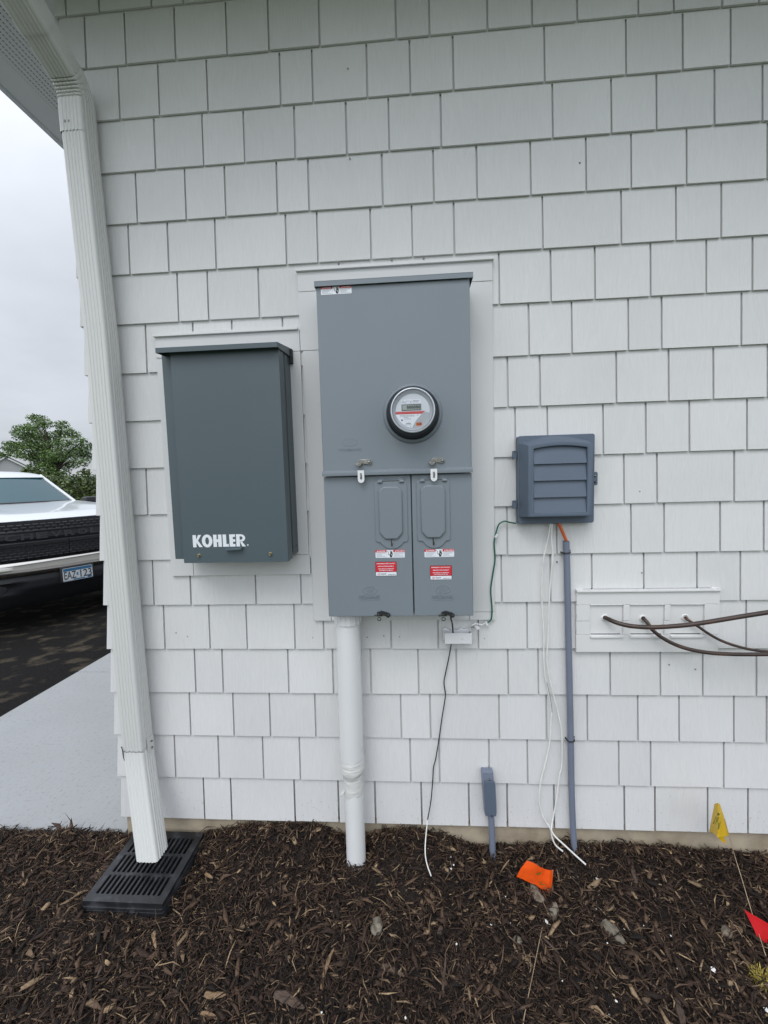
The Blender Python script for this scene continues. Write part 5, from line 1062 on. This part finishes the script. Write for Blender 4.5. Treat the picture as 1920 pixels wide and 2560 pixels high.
# orange flag
fo = thing('marker_flag', 'bright orange marker flag blown open on a wire below the conduit', 'marker flag', Lf(130,1370,-.35), 'utility marker flags in the mulch')
yo = -.155
orow = [[Lf(94,602,yo),Lf(118,607,yo-.004),Lf(142,616,yo-.008),Lf(178,640,yo-.004),Lf(214,656,yo+.002),Lf(250,664,yo-.003),Lf(268,660,yo+.006)],
        [Lf(74,630,yo),Lf(104,640,yo-.006),Lf(136,652,yo-.010),Lf(170,674,yo-.004),Lf(206,692,yo+.004),Lf(244,704,yo-.006),Lf(265,704,yo+.004)],
        [Lf(54,656,yo),Lf(88,670,yo-.004),Lf(126,688,yo-.010),Lf(164,712,yo-.002),Lf(202,734,yo+.003),Lf(240,748,yo-.006),Lf(260,752,yo+.002)],
        [Lf(40,684,yo),Lf(78,700,yo-.002),Lf(118,718,yo-.006),Lf(158,736,yo-.004),Lf(200,762,yo+.001),Lf(238,780,yo-.004),Lf(252,786,yo)],
        [Lf(30,705,yo),Lf(72,722,yo),Lf(118,745,yo-.004),Lf(152,756,yo-.002),Lf(198,790,yo),Lf(230,804,yo-.002),Lf(243,813,yo)]]
m = MB(); sheet(m, orow, 'orange'); fl = m.build('flag', fo, smooth=True, fix=False)
m = MB()
for p, q, w in (((160,688),(186,676),5),((162,692),(188,682),5)): strip(p, q, w, yo-.0105)
m.build('flag_print', fl, fix=False)
m = MB()
for p, q, w in (((178,745),(196,738),4),((182,745),(186,756),4),((182,753),(222,758),5)): strip(p, q, w, yo-.0105)
m.build('flag_print', fl, fix=False)
bo = G(1280+75/2.592, 1920+1640/2.592, .040)
m = MB(); fb_ = Lf(243,812,yo-.004); m.tube(smoothpath([Lf(266,662,yo+.003), fb_, fb_.lerp(bo,.33)+Vector((0,0,.006)), fb_.lerp(bo,.66)+Vector((0,0,.005)), bo, bo+Vector((-.006,-.012,-.06))], 6), 0.0011, 'wire', 6); m.build('wire_stake', fo)
# red flag at the frame edge
frd = thing('marker_flag', 'red marker flag low over the mulch at the right edge', 'marker flag', Lf(1659,1090,-.26), 'utility marker flags in the mulch')
yq = -.285
rr_ = [[Lf(1506,918,yq+.03),Lf(1560,950,yq+.02),Lf(1620,985,yq+.012),Lf(1690,1026,yq),Lf(1760,1060,yq)],[Lf(1535,978,yq+.022),Lf(1586,1010,yq+.014),Lf(1640,1040,yq+.008),Lf(1700,1080,yq-.006),Lf(1770,1120,yq-.004)],
       [Lf(1570,1050,yq+.012),Lf(1612,1076,yq+.004),Lf(1654,1104,yq+.002),Lf(1712,1140,yq-.006),Lf(1780,1180,yq-.006)],[Lf(1596,1118,yq+.004),Lf(1634,1144,yq-.004),Lf(1672,1168,yq),Lf(1722,1200,yq-.004),Lf(1790,1240,yq-.01)],[Lf(1618,1178,yq),Lf(1650,1184,yq-.002),Lf(1690,1206,yq),Lf(1736,1240,yq-.004),Lf(1800,1290,yq-.01)]]
m = MB(); sheet(m, rr_, 'redflag'); m.build('flag', frd, smooth=True, fix=False)
br_ = G(1280+1850/2.592, 1920+1500/2.592, .01); m = MB(); m.tube([Lf(1760,1058,yq-.001), Lf(1800,1292,yq-.011), br_, br_+Vector((0,-.01,-.05))], .0012, 'wire', 6); m.build('wire_stake', frd)

# ------------------------------------------------------------------ stones, wood chunks and flakes
def rock(name, px, py, w, h, rz, m, label, cat, sq=.6, seed=0, group=None):
    c_ = G(px, py, .02); c_ = Vector((c_.x, c_.y, hz(c_.x, c_.y))); s_ = (c_-Vector(EYE)).length/FPX
    bm = bmesh.new(); bmesh.ops.create_icosphere(bm, subdivisions=3, radius=1.0); r = random.Random(seed); off = [Vector((r.uniform(-1,1),r.uniform(-1,1),r.uniform(-1,1))).normalized() for _ in range(9)]; dd = [r.uniform(.50,.9) for _ in range(9)]
    for v in bm.verts:
        for o_, d_ in zip(off, dd):
            k = v.co.dot(o_)
            if k > d_: v.co -= o_*(k-d_)*.97
        v.co *= 1+r.uniform(-.02,.02)
        v.co = Vector((v.co.x*w*s_/2, v.co.y*h*s_/2*1.15, v.co.z*w*s_/2*sq))*.74
    me = bpy.data.meshes.new(name); bm.to_mesh(me); bm.free(); me.materials.append(M[m]); me.polygons.foreach_set('use_smooth', [True]*len(me.polygons)); me.set_sharp_from_angle(angle=math.radians(32))
    o = bpy.data.objects.new(name, me); C.objects.link(o); o.location = c_+Vector((0,0,w*s_*sq*.17+.002)); o.rotation_euler = (r.uniform(-.15,.15), r.uniform(-.15,.15), rz); tag(o, label, cat, group); return o
Kp = lambda x, y: (640+x/2.592, 1920+y/2.592); Lp = lambda x, y: (1280+x/2.592, 1920+y/2.592); Jp = lambda x, y: (x/2.592, 1920+y/2.592)
rock('stone', *Kp(780,1066), 33, 42, .2, 'stone', 'rounded grey stone with a tan cap alone in the mulch below the riser pipe', 'stone', seed=3, group='stones in the mulch')
rock('stone', *Lp(160,866), 26, 54, .15, 'stone', 'upright grey stone just below the orange flag', 'stone', .7, 5, 'stones in the mulch')
rock('stone', *Lp(270,978), 28, 38, -.5, 'stone', 'mottled grey stone right of the orange flag wire', 'stone', .6, 6, 'stones in the mulch')
rock('stone', *Lp(660,1108), 34, 62, .55, 'stone', 'largest grey stone, slanting, in the mulch right of the orange flag', 'stone', .6, 9, 'stones in the mulch')
rock('stone', *Lp(1390,1092), 32, 26, .1, 'stone', 'half buried brown stone left of the red flag', 'stone', .5, 12, 'stones in the mulch')
rock('stone', *Lp(32,1132), 26, 16, .1, 'stone', 'flat pinkish stone left of the orange flag wire', 'stone', .5, 14, 'stones in the mulch')
def chunk(px, py, L_, w_, a_, label, seed, tone='chunk_dark'):           # split wood piece: a tapered bent billet
    c_ = G(px, py, .02); c_ = Vector((c_.x, c_.y, hz(c_.x, c_.y))); s_ = (c_-Vector(EYE)).length/FPX; r = random.Random(seed)
    l, w = L_*s_*.9, w_*s_*.62; m = MB(); v = []; n = 7; kk = 6
    for i in range(n):
        t = i/(n-1)-.5; f = (1-.55*(t+.5)**2)*(1-abs(t*1.7)**4*.7)*r.uniform(.8,1.12)
        for j in range(kk): v.append((t*l+r.uniform(-.04,.04)*l, w/2*f*math.cos(j*2*math.pi/kk)+.04*l*math.sin(t*4+seed), w*.26*f*math.sin(j*2*math.pi/kk)+r.uniform(-.03,.03)*w))
    m.add(v, [(i*kk+j,i*kk+(j+1)%kk,(i+1)*kk+(j+1)%kk,(i+1)*kk+j) for i in range(n-1) for j in range(kk)]+[tuple(range(kk-1,-1,-1)),tuple(range((n-1)*kk,n*kk))], tone)
    o = m.build('wood_chunk', loc=(0,0,0)); o.location = c_+Vector((0,0,.009+w*.1)); o.rotation_euler = (r.uniform(-.4,.4), r.uniform(-.2,.2), a_); tag(o, label, 'wood chunk', 'pale wood chunks in the mulch')
for i, (p, l, w, a, lab) in enumerate((
    (Kp(458,1335),72,14,1.35,'long pale wood strip standing out in the mulch, low centre'),
    (Kp(215,1545),58,28,-.15,'thick reddish bark chunk near the bottom edge'),
    (Jp(1005,1165),38,12,-.8,'bright tan wood sliver below the drain grate'),
    (Jp(1345,742),42,12,-.55,'tan wood chip right of the drain grate'),
    (Jp(1400,1505),40,16,.05,'wide tan chip low, below the drain grate corner'),
    (Jp(1145,1270),46,14,-1.4,'dark upright wood strip below the drain grate'),
    (Jp(660,1295),44,14,-1.2,'grey brown bark strip left of centre in the mulch'),
    (Kp(890,1350),44,18,-.25,'thick brown stick in the lower middle of the mulch'),
    (Kp(1222,1380),62,9,1.5,'thin upright brown stick in the lower middle'),
    (Kp(1195,1095),18,16,1.2,'small square brown chip left of the orange flag wire'),
    (Lp(770,745),55,16,1.45,'dark reddish wood block below the thin conduit'),
    (Lp(230,1160),52,10,-1.1,'brown sliver right of the orange flag wire'),
    (Lp(1085,1580),38,22,1.2,'dark knot of bark at the bottom right'),
    (Kp(745,670),16,12,.9,'small tan chip beneath the riser pipe'),
    (Jp(1380,1640),42,12,.0,'long tan chip at the bottom edge'),
    (Lp(200,605),60,14,-.25,'long dark bark strip behind the orange flag'))):
    chunk(*p, l, w, a, lab, i+20, 'chunk' if ('tan' in lab or 'pale' in lab) else 'chunk_dark')
# small white flakes
fm = MB(); fm.add([(0,0,0),(.0062,.001,.0012),(.0075,.005,.0004),(.004,.009,.002),(-.001,.0065,.0006)]+[(0,0,-.0008),(.0062,.001,.0004),(.0075,.005,-.0004),(.004,.009,.0012),(-.001,.0065,-.0002)], [(0,1,2,3,4),(9,8,7,6,5),(0,5,6,1),(1,6,7,2),(2,7,8,3),(3,8,9,4),(4,9,5,0)], 'flake')
f0 = fm.build('white_flake'); first = True
for (q, sc__) in [(Lp(560,780),1.7),(Lp(512,830),.8),(Lp(565,855),.9),(Lp(653,862),.8),(Lp(540,945),.7),(Lp(232,1058),1.9),(Lp(350,1165),.7),(Lp(622,1190),.7),(Lp(735,1095),1.0),(Lp(855,1072),.6),(Lp(1033,1135),.9),(Lp(1065,1320),1.2),(Lp(1315,1370),2.0),(Lp(320,1405),.7),(Lp(685,1553),1.1),(Lp(640,1590),1.0),(Lp(632,1628),.7),(Lp(1625,1595),1.8),(Lp(1145,655),1.1),(Lp(1020,585),.7),(Lp(580,683),.7),(Lp(325,725),.6),(Lp(375,770),.6),(Lp(495,620),.6),(Lp(1230,635),.7),(Lp(1340,1435),1.0),(Kp(1260,675),.8),(Kp(1258,728),1.3),(Kp(1285,715),1.0),(Kp(1200,1005),1.0),(Kp(1525,1040),1.2),(Kp(1615,880),.6),(Kp(1645,1035),.6),(Kp(1300,1180),1.0),(Kp(1040,540),1.2),(Jp(305,428),.9),(Kp(420,1612),.9),(Kp(968,1655),1.0)]:
    c_ = G(*q, .025); o = f0 if first else f0.copy()
    if not first: C.objects.link(o)
    first = False
    o.location = (c_.x, c_.y, hz(c_.x, c_.y)+.013); o.scale = (sc__*.72,)*3; o.rotation_euler = (rnd.uniform(-.3,.7), rnd.uniform(-.4,.4), rnd.uniform(0,6.28))
    tag(o, 'small white flake lying on the dark mulch', 'flake', 'white flakes scattered on the mulch')
# yellowing weed tuft
tm = MB(); r = random.Random(4); c_ = G(1280+1610/2.592, 1920+1400/2.592, .02); tz = hz(c_.x, c_.y)
for i in range(260):
    a = r.uniform(0, 6.28); rad = r.uniform(0,.034); bx, by = c_.x+rad*math.cos(a), c_.y+rad*math.sin(a)*.8; l = r.uniform(.010,.030); ax, ay = r.uniform(-.8,.8), r.uniform(-.8,.8); w = r.uniform(.0008,.0022)
    p0, p1 = Vector((bx,by,tz)), Vector((bx+ax*l*.5,by+ay*l*.5,tz+l*.55)); p2 = Vector((bx+ax*l,by+ay*l,tz+l*r.uniform(.35,.9))); s_ = Vector((math.sin(a)*w,-math.cos(a)*w,0))
    tm.add([p0-s_,p0+s_,p1+s_,p1-s_,p2], [(0,1,2,3),(3,2,4)], 'tuft')
o = tm.build('weed_tuft', loc=(c_.x,c_.y,tz), fix=False); tag(o, 'yellow green weed tuft in the mulch below the red flag', 'plant')

# ------------------------------------------------------------------ white pickup truck on the driveway
TK = thing('pickup_truck', 'white pickup truck parked on the asphalt, black grille towards the house corner', 'truck', (-3.970, 3.152, -.119), local=True, rz=math.radians(61.44))
bow = lambda a: .20*abs(a/1.0)**2.6            # the front curves back towards the corners
m = MB(); o = [(.30,.50),(.45,.50)]
def archpts(bc, r, n=10): return [(bc-r*math.cos(math.pi*i/n), .46+r*math.sin(math.pi*i/n)*1.0) for i in range(n+1)]
o = [(.22,.46)]+archpts(1.02,.50)+archpts(4.72,.50)+[(5.75,.55),(5.80,1.40),(3.95,1.40),(3.9,1.38),(1.9,1.36),(.22,1.26)]
m.prism(o, -1.0, 1.0, 'truck', 'x'); m.build('body', TK, bevel=.03, seg=3)
def hood(u, v):
    a = (2*u-1)*.99; b = .055+bow(a)+(1.92-bow(a)*.4)*v
    z = 1.322+.105*v**.8-.25*max(0,abs(a)-.84)**1.5*2.2 - .045*max(0,.10-v)/.10
    z += .022*math.exp(-((abs(a)-.60)/.16)**2)*min(1,v*4)*max(0,1-v*.9)
    return (a, b, z)
m = MB(); m.grid(hood, 60, 40, 'truck')
def lip(u, v): a = (2*u-1)*.99; q = hood(u, 0); return (a, q[1]-.006*math.sin(v*3.1)+.022*v, q[2]-.052*v)
m.grid(lip, 60, 4, 'truck'); m.build('hood', TK, smooth=True, angle=60)
m = MB(); gl = []
def gp_(u, v): a = (2*u-1)*.86; return (a, .075+bow(a)-.02*v, .828+.445*v)
m.grid(gp_, 40, 4, 'grille'); grl = m.build('grille', TK, smooth=True)
m = MB(); r = random.Random(3)
for k in range(13):
    z = .860+k*.031
    if 1.01 < z < 1.165: continue
    for i in range(-11, 12):
        a0 = i*.070+(.035 if k % 2 else 0)
        if abs(a0) > .80: continue
        y = lambda a: .048+bow(a)-.02*(z-.815)/.42
        a1 = a0+.052; m.hexa([(a0,y(a0),z-.003),(a1,y(a1),z-.003),(a1,y(a1)+.02,z-.005),(a0,y(a0)+.02,z-.005),(a0,y(a0)+.006,z+.004),(a1,y(a1)+.006,z+.004),(a1,y(a1)+.02,z+.004),(a0,y(a0)+.02,z+.004)], 'grille_edge')
for a_ in (-.79, -.40, 0, .40, .79):
    for zA_, zB_ in ((.845,1.03),(1.03,1.26)): y_ = .060+bow(a_)-.02*(zA_-.815)/.42; m.box(a_-.004,a_+.004,y_-.004,y_+.012,zA_,zB_,'grille_edge')
m.build('mesh_insert', grl)
m = MB()
def bar(u, v): a = (2*u-1)*.84; return (a, .012+bow(a)+(.014 if v in (0,1) else 0), 1.038+.125*v)
m.grid(bar, 40, 3, 'grille'); 
for zb_, zt_ in ((1.155,1.167),(1.031,1.043)):
    for i in range(40):
        a0, a1 = -.84+1.68*i/40, -.84+1.68*(i+1)/40; m.hexa([(a0,.004+bow(a0),zb_),(a1,.004+bow(a1),zb_),(a1,.04+bow(a1),zb_),(a0,.04+bow(a0),zb_),(a0,.008+bow(a0),zt_),(a1,.008+bow(a1),zt_),(a1,.04+bow(a1),zt_),(a0,.04+bow(a0),zt_)], 'grille_edge')
m.build('cross_bar', grl)
m = MB(); letters = 'CHEVROLET'; pitch = 1.20/9
for i, ch in enumerate(letters):
    a0 = -.60+i*pitch; am = a0+pitch*.40; m.text(ch, (a0, .0105+bow(am), 1.067), UX, UZ, pitch*.80, .066, 'badge', .03, .02, lift=0, thick=.006)
m.build('lettering', grl)
m = MB()                                        # chrome bumper bar
prof = [(.035,.846),(-.035,.840),(-.062,.812),(-.072,.775),(-.072,.725),(-.066,.692),(-.04,.676),(.02,.672)]
def chr_(u, v):
    a = (2*u-1)*1.0; t = v*(len(prof)-1); i = min(int(t), len(prof)-2); f_ = t-i
    b = prof[i][0]*(1-f_)+prof[i+1][0]*f_; z = prof[i][1]*(1-f_)+prof[i+1][1]*f_; k = abs(a)**3
    return (a, b+bow(a)*1.15, z-.03*k*(v) + .0*k)
m.grid(chr_, 48, 12, 'chrome'); m.build('bumper', TK, smooth=True, angle=70)
m = MB(); prof2 = [(.02,.674),(-.030,.668),(-.045,.62),(-.030,.53),(.03,.45),(.10,.36),(.16,.30),(.30,.29)]
def lb(u, v):
    a = (2*u-1)*.98; t = v*(len(prof2)-1); i = min(int(t), len(prof2)-2); f_ = t-i
    b = prof2[i][0]*(1-f_)+prof2[i+1][0]*f_; z = prof2[i][1]*(1-f_)+prof2[i+1][1]*f_
    dent = .05*max(0, 1-((abs(a)-.66)/.20)**2)*max(0, 1-((z-.55)/.07)**2)
    return (a, b+bow(a)*1.1+dent, z)
m.grid(lb, 56, 28, 'lower_bumper'); m.build('lower_bumper', TK, smooth=True, angle=60)
for s_ in (-1, 1):
    m = MB(); m.lathe([(.0001,-.01),(.045,-.008),(.05,.01)], (s_*.66,.075,.555), 'black', 16); m.build('fog_lamp', TK, smooth=True)
    m = MB(); a0, a1 = sorted((s_*.70, s_*.985)); f_ = lambda a, z, d=0: (a, .012+bow(a)+d, z)
    m.hexa([f_(a0,.86),f_(a1,.90,.02),f_(a1,.90,.12),f_(a0,.86,.12),f_(a0,1.17),f_(a1,1.20,.03),f_(a1,1.20,.12),f_(a0,1.17,.12)], 'head'); m.build('headlight', TK, bevel=.012)
    m = MB(); mx_ = s_*1.12; a0, a1 = sorted((s_*.95, s_*1.21)); m.box(a0,a1,1.86,2.0,1.32,1.47,'grille_edge'); b0, b1 = sorted((s_*.80, s_*.98)); m.box(b0,b1,1.93,1.98,1.30,1.35,'grille_edge'); m.build('mirror', TK, bevel=.03, seg=3)
m = MB(); m.box(-.172,.172,-.082,-.03,.530,.722,'black'); m.build('plate_bracket', TK, bevel=.015, seg=3)
m = MB(); yp = -.086; m.prism(rrect(-.1525,.1525,.544,.696,.012), yp, yp+.003, 'plate_white')
def pr2(x0,x1,z0,z1,mm,k=1): m.add([(x0,yp-.0006*k,z0),(x1,yp-.0006*k,z0),(x1,yp-.0006*k,z1),(x0,yp-.0006*k,z1)], [(0,1,2,3)], mm)
pr2(-.148,.148,.659,.692,'plate_blue'); pr2(-.05,.065,.549,.562,'plate_blue'); pr2(.095,.140,.551,.578,'plate_blue'); pr2(-.145,.145,.548,.551,'plate_blue',1.5)
lpz = m.build('license_plate', TK, fix=False)
m = MB(); m.text('EAZ', (-.142,yp,.568), UX, UZ, .122, .088, 'ink', .012, lift=.0014); m.text('123', (.022,yp,.568), UX, UZ, .120, .088, 'ink', .012, lift=.0014)
m.add([(-.018+.030*x_, yp-.0014, .600+.032*z_) for x_, z_ in ((0,0),(.75,0),(.72,.3),(.5,.45),(.55,.7),(1,.95),(.6,.95),(.05,1),(.12,.5))], [tuple(range(9))], 'plate_blue'); m.text('07', (-.140,yp,.552), UX, UZ, .022, .016, 'ink_grey', lift=.0014); m.build('lettering', lpz, fix=False)
def ws(u, v): s2 = 2*u-1; return (s2*(.80-.17*v), 1.80+.66*v+.16*s2*s2*(1-.3*v), 1.425+.385*v-.015*s2*s2)
m = MB(); m.grid(ws, 20, 8, 'glass_dark'); m.build('windshield', TK, smooth=True)
m = MB()
for s_ in (0, 1): m.tube([Vector(ws(s_, v))+Vector(((.035 if s_ else -.035),.02,.004)) for v in (-.06,.0,.2,.4,.6,.8,1.0,1.08)], .024, 'truck', 12)
def rf(u, v): s2 = 2*u-1; return (s2*(.655-.02*v), 2.42+1.55*v+.12*s2*s2*(1-v), 1.80+.105*min(1,v*5)**.6*(1-.35*abs(s2)**3)-.03*max(0,v-.7))
m.grid(rf, 24, 16, 'truck')
for s_ in (-1, 1):
    m.add([(s_*.88,1.95,1.34),(s_*.88,4.0,1.34),(s_*.64,3.97,1.86),(s_*.65,2.62,1.80)], [(0,1,2,3)], 'truck')
m.add([(-.88,4.0,1.34),(.88,4.0,1.34),(.63,3.97,1.88),(-.63,3.97,1.88)], [(0,1,2,3)], 'truck'); m.build('cab', TK, smooth=True, angle=40)
for s_ in (-1, 1):
    k_ = .012*s_; m = MB(); m.add([(s_*.865+k_,2.15,1.375),(s_*.865+k_,3.75,1.375),(s_*.665+k_,3.70,1.80),(s_*.685+k_,2.70,1.765)], [(0,1,2,3)], 'glass_dark'); m.build('side_window', TK)
m = MB(); m.tube([(-.80,1.985,1.42),(-.4,1.84,1.425),(0,1.80,1.425),(.4,1.84,1.425),(.80,1.985,1.42)], .014, 'grille_edge', 8); m.build('cowl_trim', TK, smooth=True)
for sx_ in (-1, 1):
    for bc in (1.02, 4.72):
        m = MB(); m.lathe([(.24,-.13),(.36,-.13),(.405,-.10),(.41,0),(.405,.10),(.36,.13),(.24,.13)], (sx_*.86,bc,.41), 'tyre', 40, 'x'); wh = m.build('wheel', TK, smooth=True)
        m = MB(); m.lathe([(.25,.12),(.23,.10),(.10,.06),(.07,.10),(.0001,.11)] if sx_ > 0 else [(.25,-.12),(.23,-.10),(.10,-.06),(.07,-.10),(.0001,-.11)], (sx_*.86,bc,.41), 'rim', 32, 'x'); m.build('rim', wh, smooth=True)

# ------------------------------------------------------------------ background: tree, shrubs, far house, hill
def at_depth(px, py, D): return Vector(EYE+_w([(px-960)/FPX,(py-1280)/FPX,1.0])*D)
def leaves(cl, n, size, seed, flat=.6):
    r = np.random.default_rng(seed); w = np.array([c_[3]**2 for c_ in cl]); k = r.choice(len(cl), n, p=w/w.sum())
    d = r.normal(0,1,(n,3)); d /= np.linalg.norm(d,axis=1)[:,None]; rad = r.random(n)**.45
    cen = np.array([c_[:3] for c_ in cl])[k]; R_ = np.array([c_[3] for c_ in cl])[k]
    P_ = cen+d*(rad*R_)[:,None]*np.array([1,1,flat])
    U = r.normal(0,1,(n,3)); U[:,2] *= .5; U /= np.linalg.norm(U,axis=1)[:,None]; V = np.cross(U, r.normal(0,1,(n,3))); V /= np.linalg.norm(V,axis=1)[:,None]
    s = size*r.uniform(.6,1.3,n); U *= s[:,None]*.5; V *= (s*.33)[:,None]
    q = np.stack([P_-U, P_+V, P_+U, P_-V], 1).reshape(-1,3); return q, np.arange(4*n).reshape(-1,4)
def leafmesh(name, sets, m, parent):
    o = 0; vs = []; fs = []
    for v, f in sets: vs.append(v); fs.append(f+o); o += len(v)
    vs = np.concatenate(vs)-np.array(parent.location); fs = np.concatenate(fs); me = bpy.data.meshes.new(name); me.from_pydata(vs.tolist(), [], fs.tolist()); me.materials.append(M[m])
    ob = bpy.data.objects.new(name, me); C.objects.link(ob); ob.parent = parent; return ob
DT = 22.0; base = at_depth(133, 1215, DT); base.z = -.42
tr = thing('maple_tree', 'spreading green tree standing beyond the white truck', 'tree', base)
z5 = lambda x, y, D=DT: at_depth(x/5.53, 1000+y/5.53, D)
cl = []; r = random.Random(9)
for x, y, rr in ((470,250,80),(560,260,80),(610,330,95),(480,380,110),(360,400,90),(250,390,60),(210,450,60),(330,500,105),(470,520,120),(600,500,120),(860,340,75),(900,430,95),(820,480,90),(1010,480,85),(720,600,140),(950,600,135),(560,640,140),(380,640,120),(240,640,95),(120,600,70),(90,660,60),(180,700,80),(60,750,70),(-40,760,70),(1150,560,55),(1200,640,85),(1130,700,95),(1050,740,110),(900,760,130),(740,760,130),(560,790,130),(400,770,100),(260,760,70),(1210,780,85),(1120,860,90),(950,900,105),(780,900,100),(640,930,100),(520,900,90),(420,960,70),(700,1020,90),(860,1010,90),(560,1030,80)):
    c_ = z5(x, y, DT+r.uniform(-1.6,1.6)); cl.append((c_.x,c_.y,c_.z,rr*DT/1060/5.53*1.25))
leafmesh('crown', [leaves(cl, 16000, .095, 5)], 'leaf', tr)
m = MB(); t0 = base; fork = z5(740, 960); fork.y += .1
m.tube([t0, t0.lerp(fork,.5)+Vector((.04,0,0)), fork], [.20,.16,.14], 'bark', 10)
for i, c_ in enumerate(cl):
    if i % 2 and i > 6: continue
    e_ = Vector(c_[:3]); mid = fork.lerp(e_, .5)+Vector((0,0,.15)); m.tube([fork-Vector((0,0,.2)), fork.lerp(mid,.5), mid, mid.lerp(e_,.6), e_], [.075,.055,.038,.022,.010], 'bark', 6)
m.build('trunk', tr, smooth=True)
for i, (pts, D, lab) in enumerate((
    (((1000,1130,110),(1120,1080,110),(1220,1120,100),(1080,1230,110),(1230,1240,110),(1290,1150,80),(960,1250,90),(1180,1000,60)), 17.0, 'brownish green shrub right of the truck windshield'),
    (((700,1120,90),(820,1120,100),(760,1220,90),(880,1180,80),(620,1080,80)), 18.5, 'dark green shrub between the windshield and the tree'),
    (((480,1010,70),(560,1060,80),(420,1060,70),(640,1030,60),(350,980,50)), 19.5, 'low dark shrub behind the truck roof'))):
    c0_ = at_depth(pts[0][0]/5.53, 1000+pts[0][1]/5.53, D); c0_.z = -.42; sh = thing('shrub', lab, 'shrub', c0_, 'shrubs beyond the truck')
    cc = []
    for x, y, rr in pts:
        q = z5(x, y, D+r.uniform(-.7,.7)); cc.append((q.x,q.y,q.z,rr*D/1060/5.53*1.15)); cc.append((q.x,q.y,q.z-.6,rr*D/1060/5.53*1.2))
    leafmesh('foliage', [leaves(cc, 2600, .12, 30+i, .9)], 'leaf2', sh)
    m = MB()
    for q in cc[::2]: m.tube([c0_+Vector((r.uniform(-.1,.1),0,0)), Vector(q[:3])], [.04,.012], 'bark', 6)
    m.build('stem', sh)
DB = 58.0; pk = at_depth(13, 1143, DB); bh = thing('barn', 'grey board sided house gable far beyond the truck', 'house', (pk.x,pk.y,-.42))
vw = Vector((pk.x-EYE[0], pk.y-EYE[1], 0)).normalized(); rt = Vector((vw.y,-vw.x,0)); hw_, pit = 5.2, .66
g0 = lambda s_, dz, d: Vector((pk.x,pk.y,0))+rt*s_+vw*d+Vector((0,0,pk.z+dz))
m = MB(); bot = -.42-pk.z
fr_ = [g0(-hw_,-hw_*pit,0),g0(-hw_,bot,0),g0(hw_,bot,0),g0(hw_,-hw_*pit,0),g0(0,0,0)]; bk = [p+vw*9 for p in fr_]
m.add(fr_+bk, [(0,1,2,3,4),(9,8,7,6,5),(0,5,6,1),(2,7,8,3)], 'barn'); m.build('wall', bh)
m = MB()
for s_ in (-1, 1):
    a, b = g0(0,.16,-.35), g0(s_*(hw_+.5),-(hw_+.5)*pit+.16,-.35); m.hexa([a,b,b+vw*9.7,a+vw*9.7]+[p+Vector((0,0,.14)) for p in (a,b,b+vw*9.7,a+vw*9.7)], 'roof')
m.build('roof', bh)
m = MB()
for s_ in (-1, 1):
    a, b = g0(0,.12,-.30), g0(s_*(hw_+.5),-(hw_+.5)*pit+.12,-.30); m.hexa([a-Vector((0,0,.22)),b-Vector((0,0,.22)),b-Vector((0,0,.22))+vw*.05,a-Vector((0,0,.22))+vw*.05,a,b,b+vw*.05,a+vw*.05], 'trim_white')
m.build('rake_board', bh)
def hf(u, v):
    ang = math.radians(-80+160*u); d = 330+260*v; h = (13+4*math.sin(ang*9)+3*math.sin(ang*23+1))*math.sin(math.pi*min(1,v*1.0+.02))
    return (math.sin(ang)*d, math.cos(ang)*d, -.5+h)
m = MB(); m.grid(hf, 120, 10, 'hill'); kind(m.build('hill', smooth=True), 'structure')
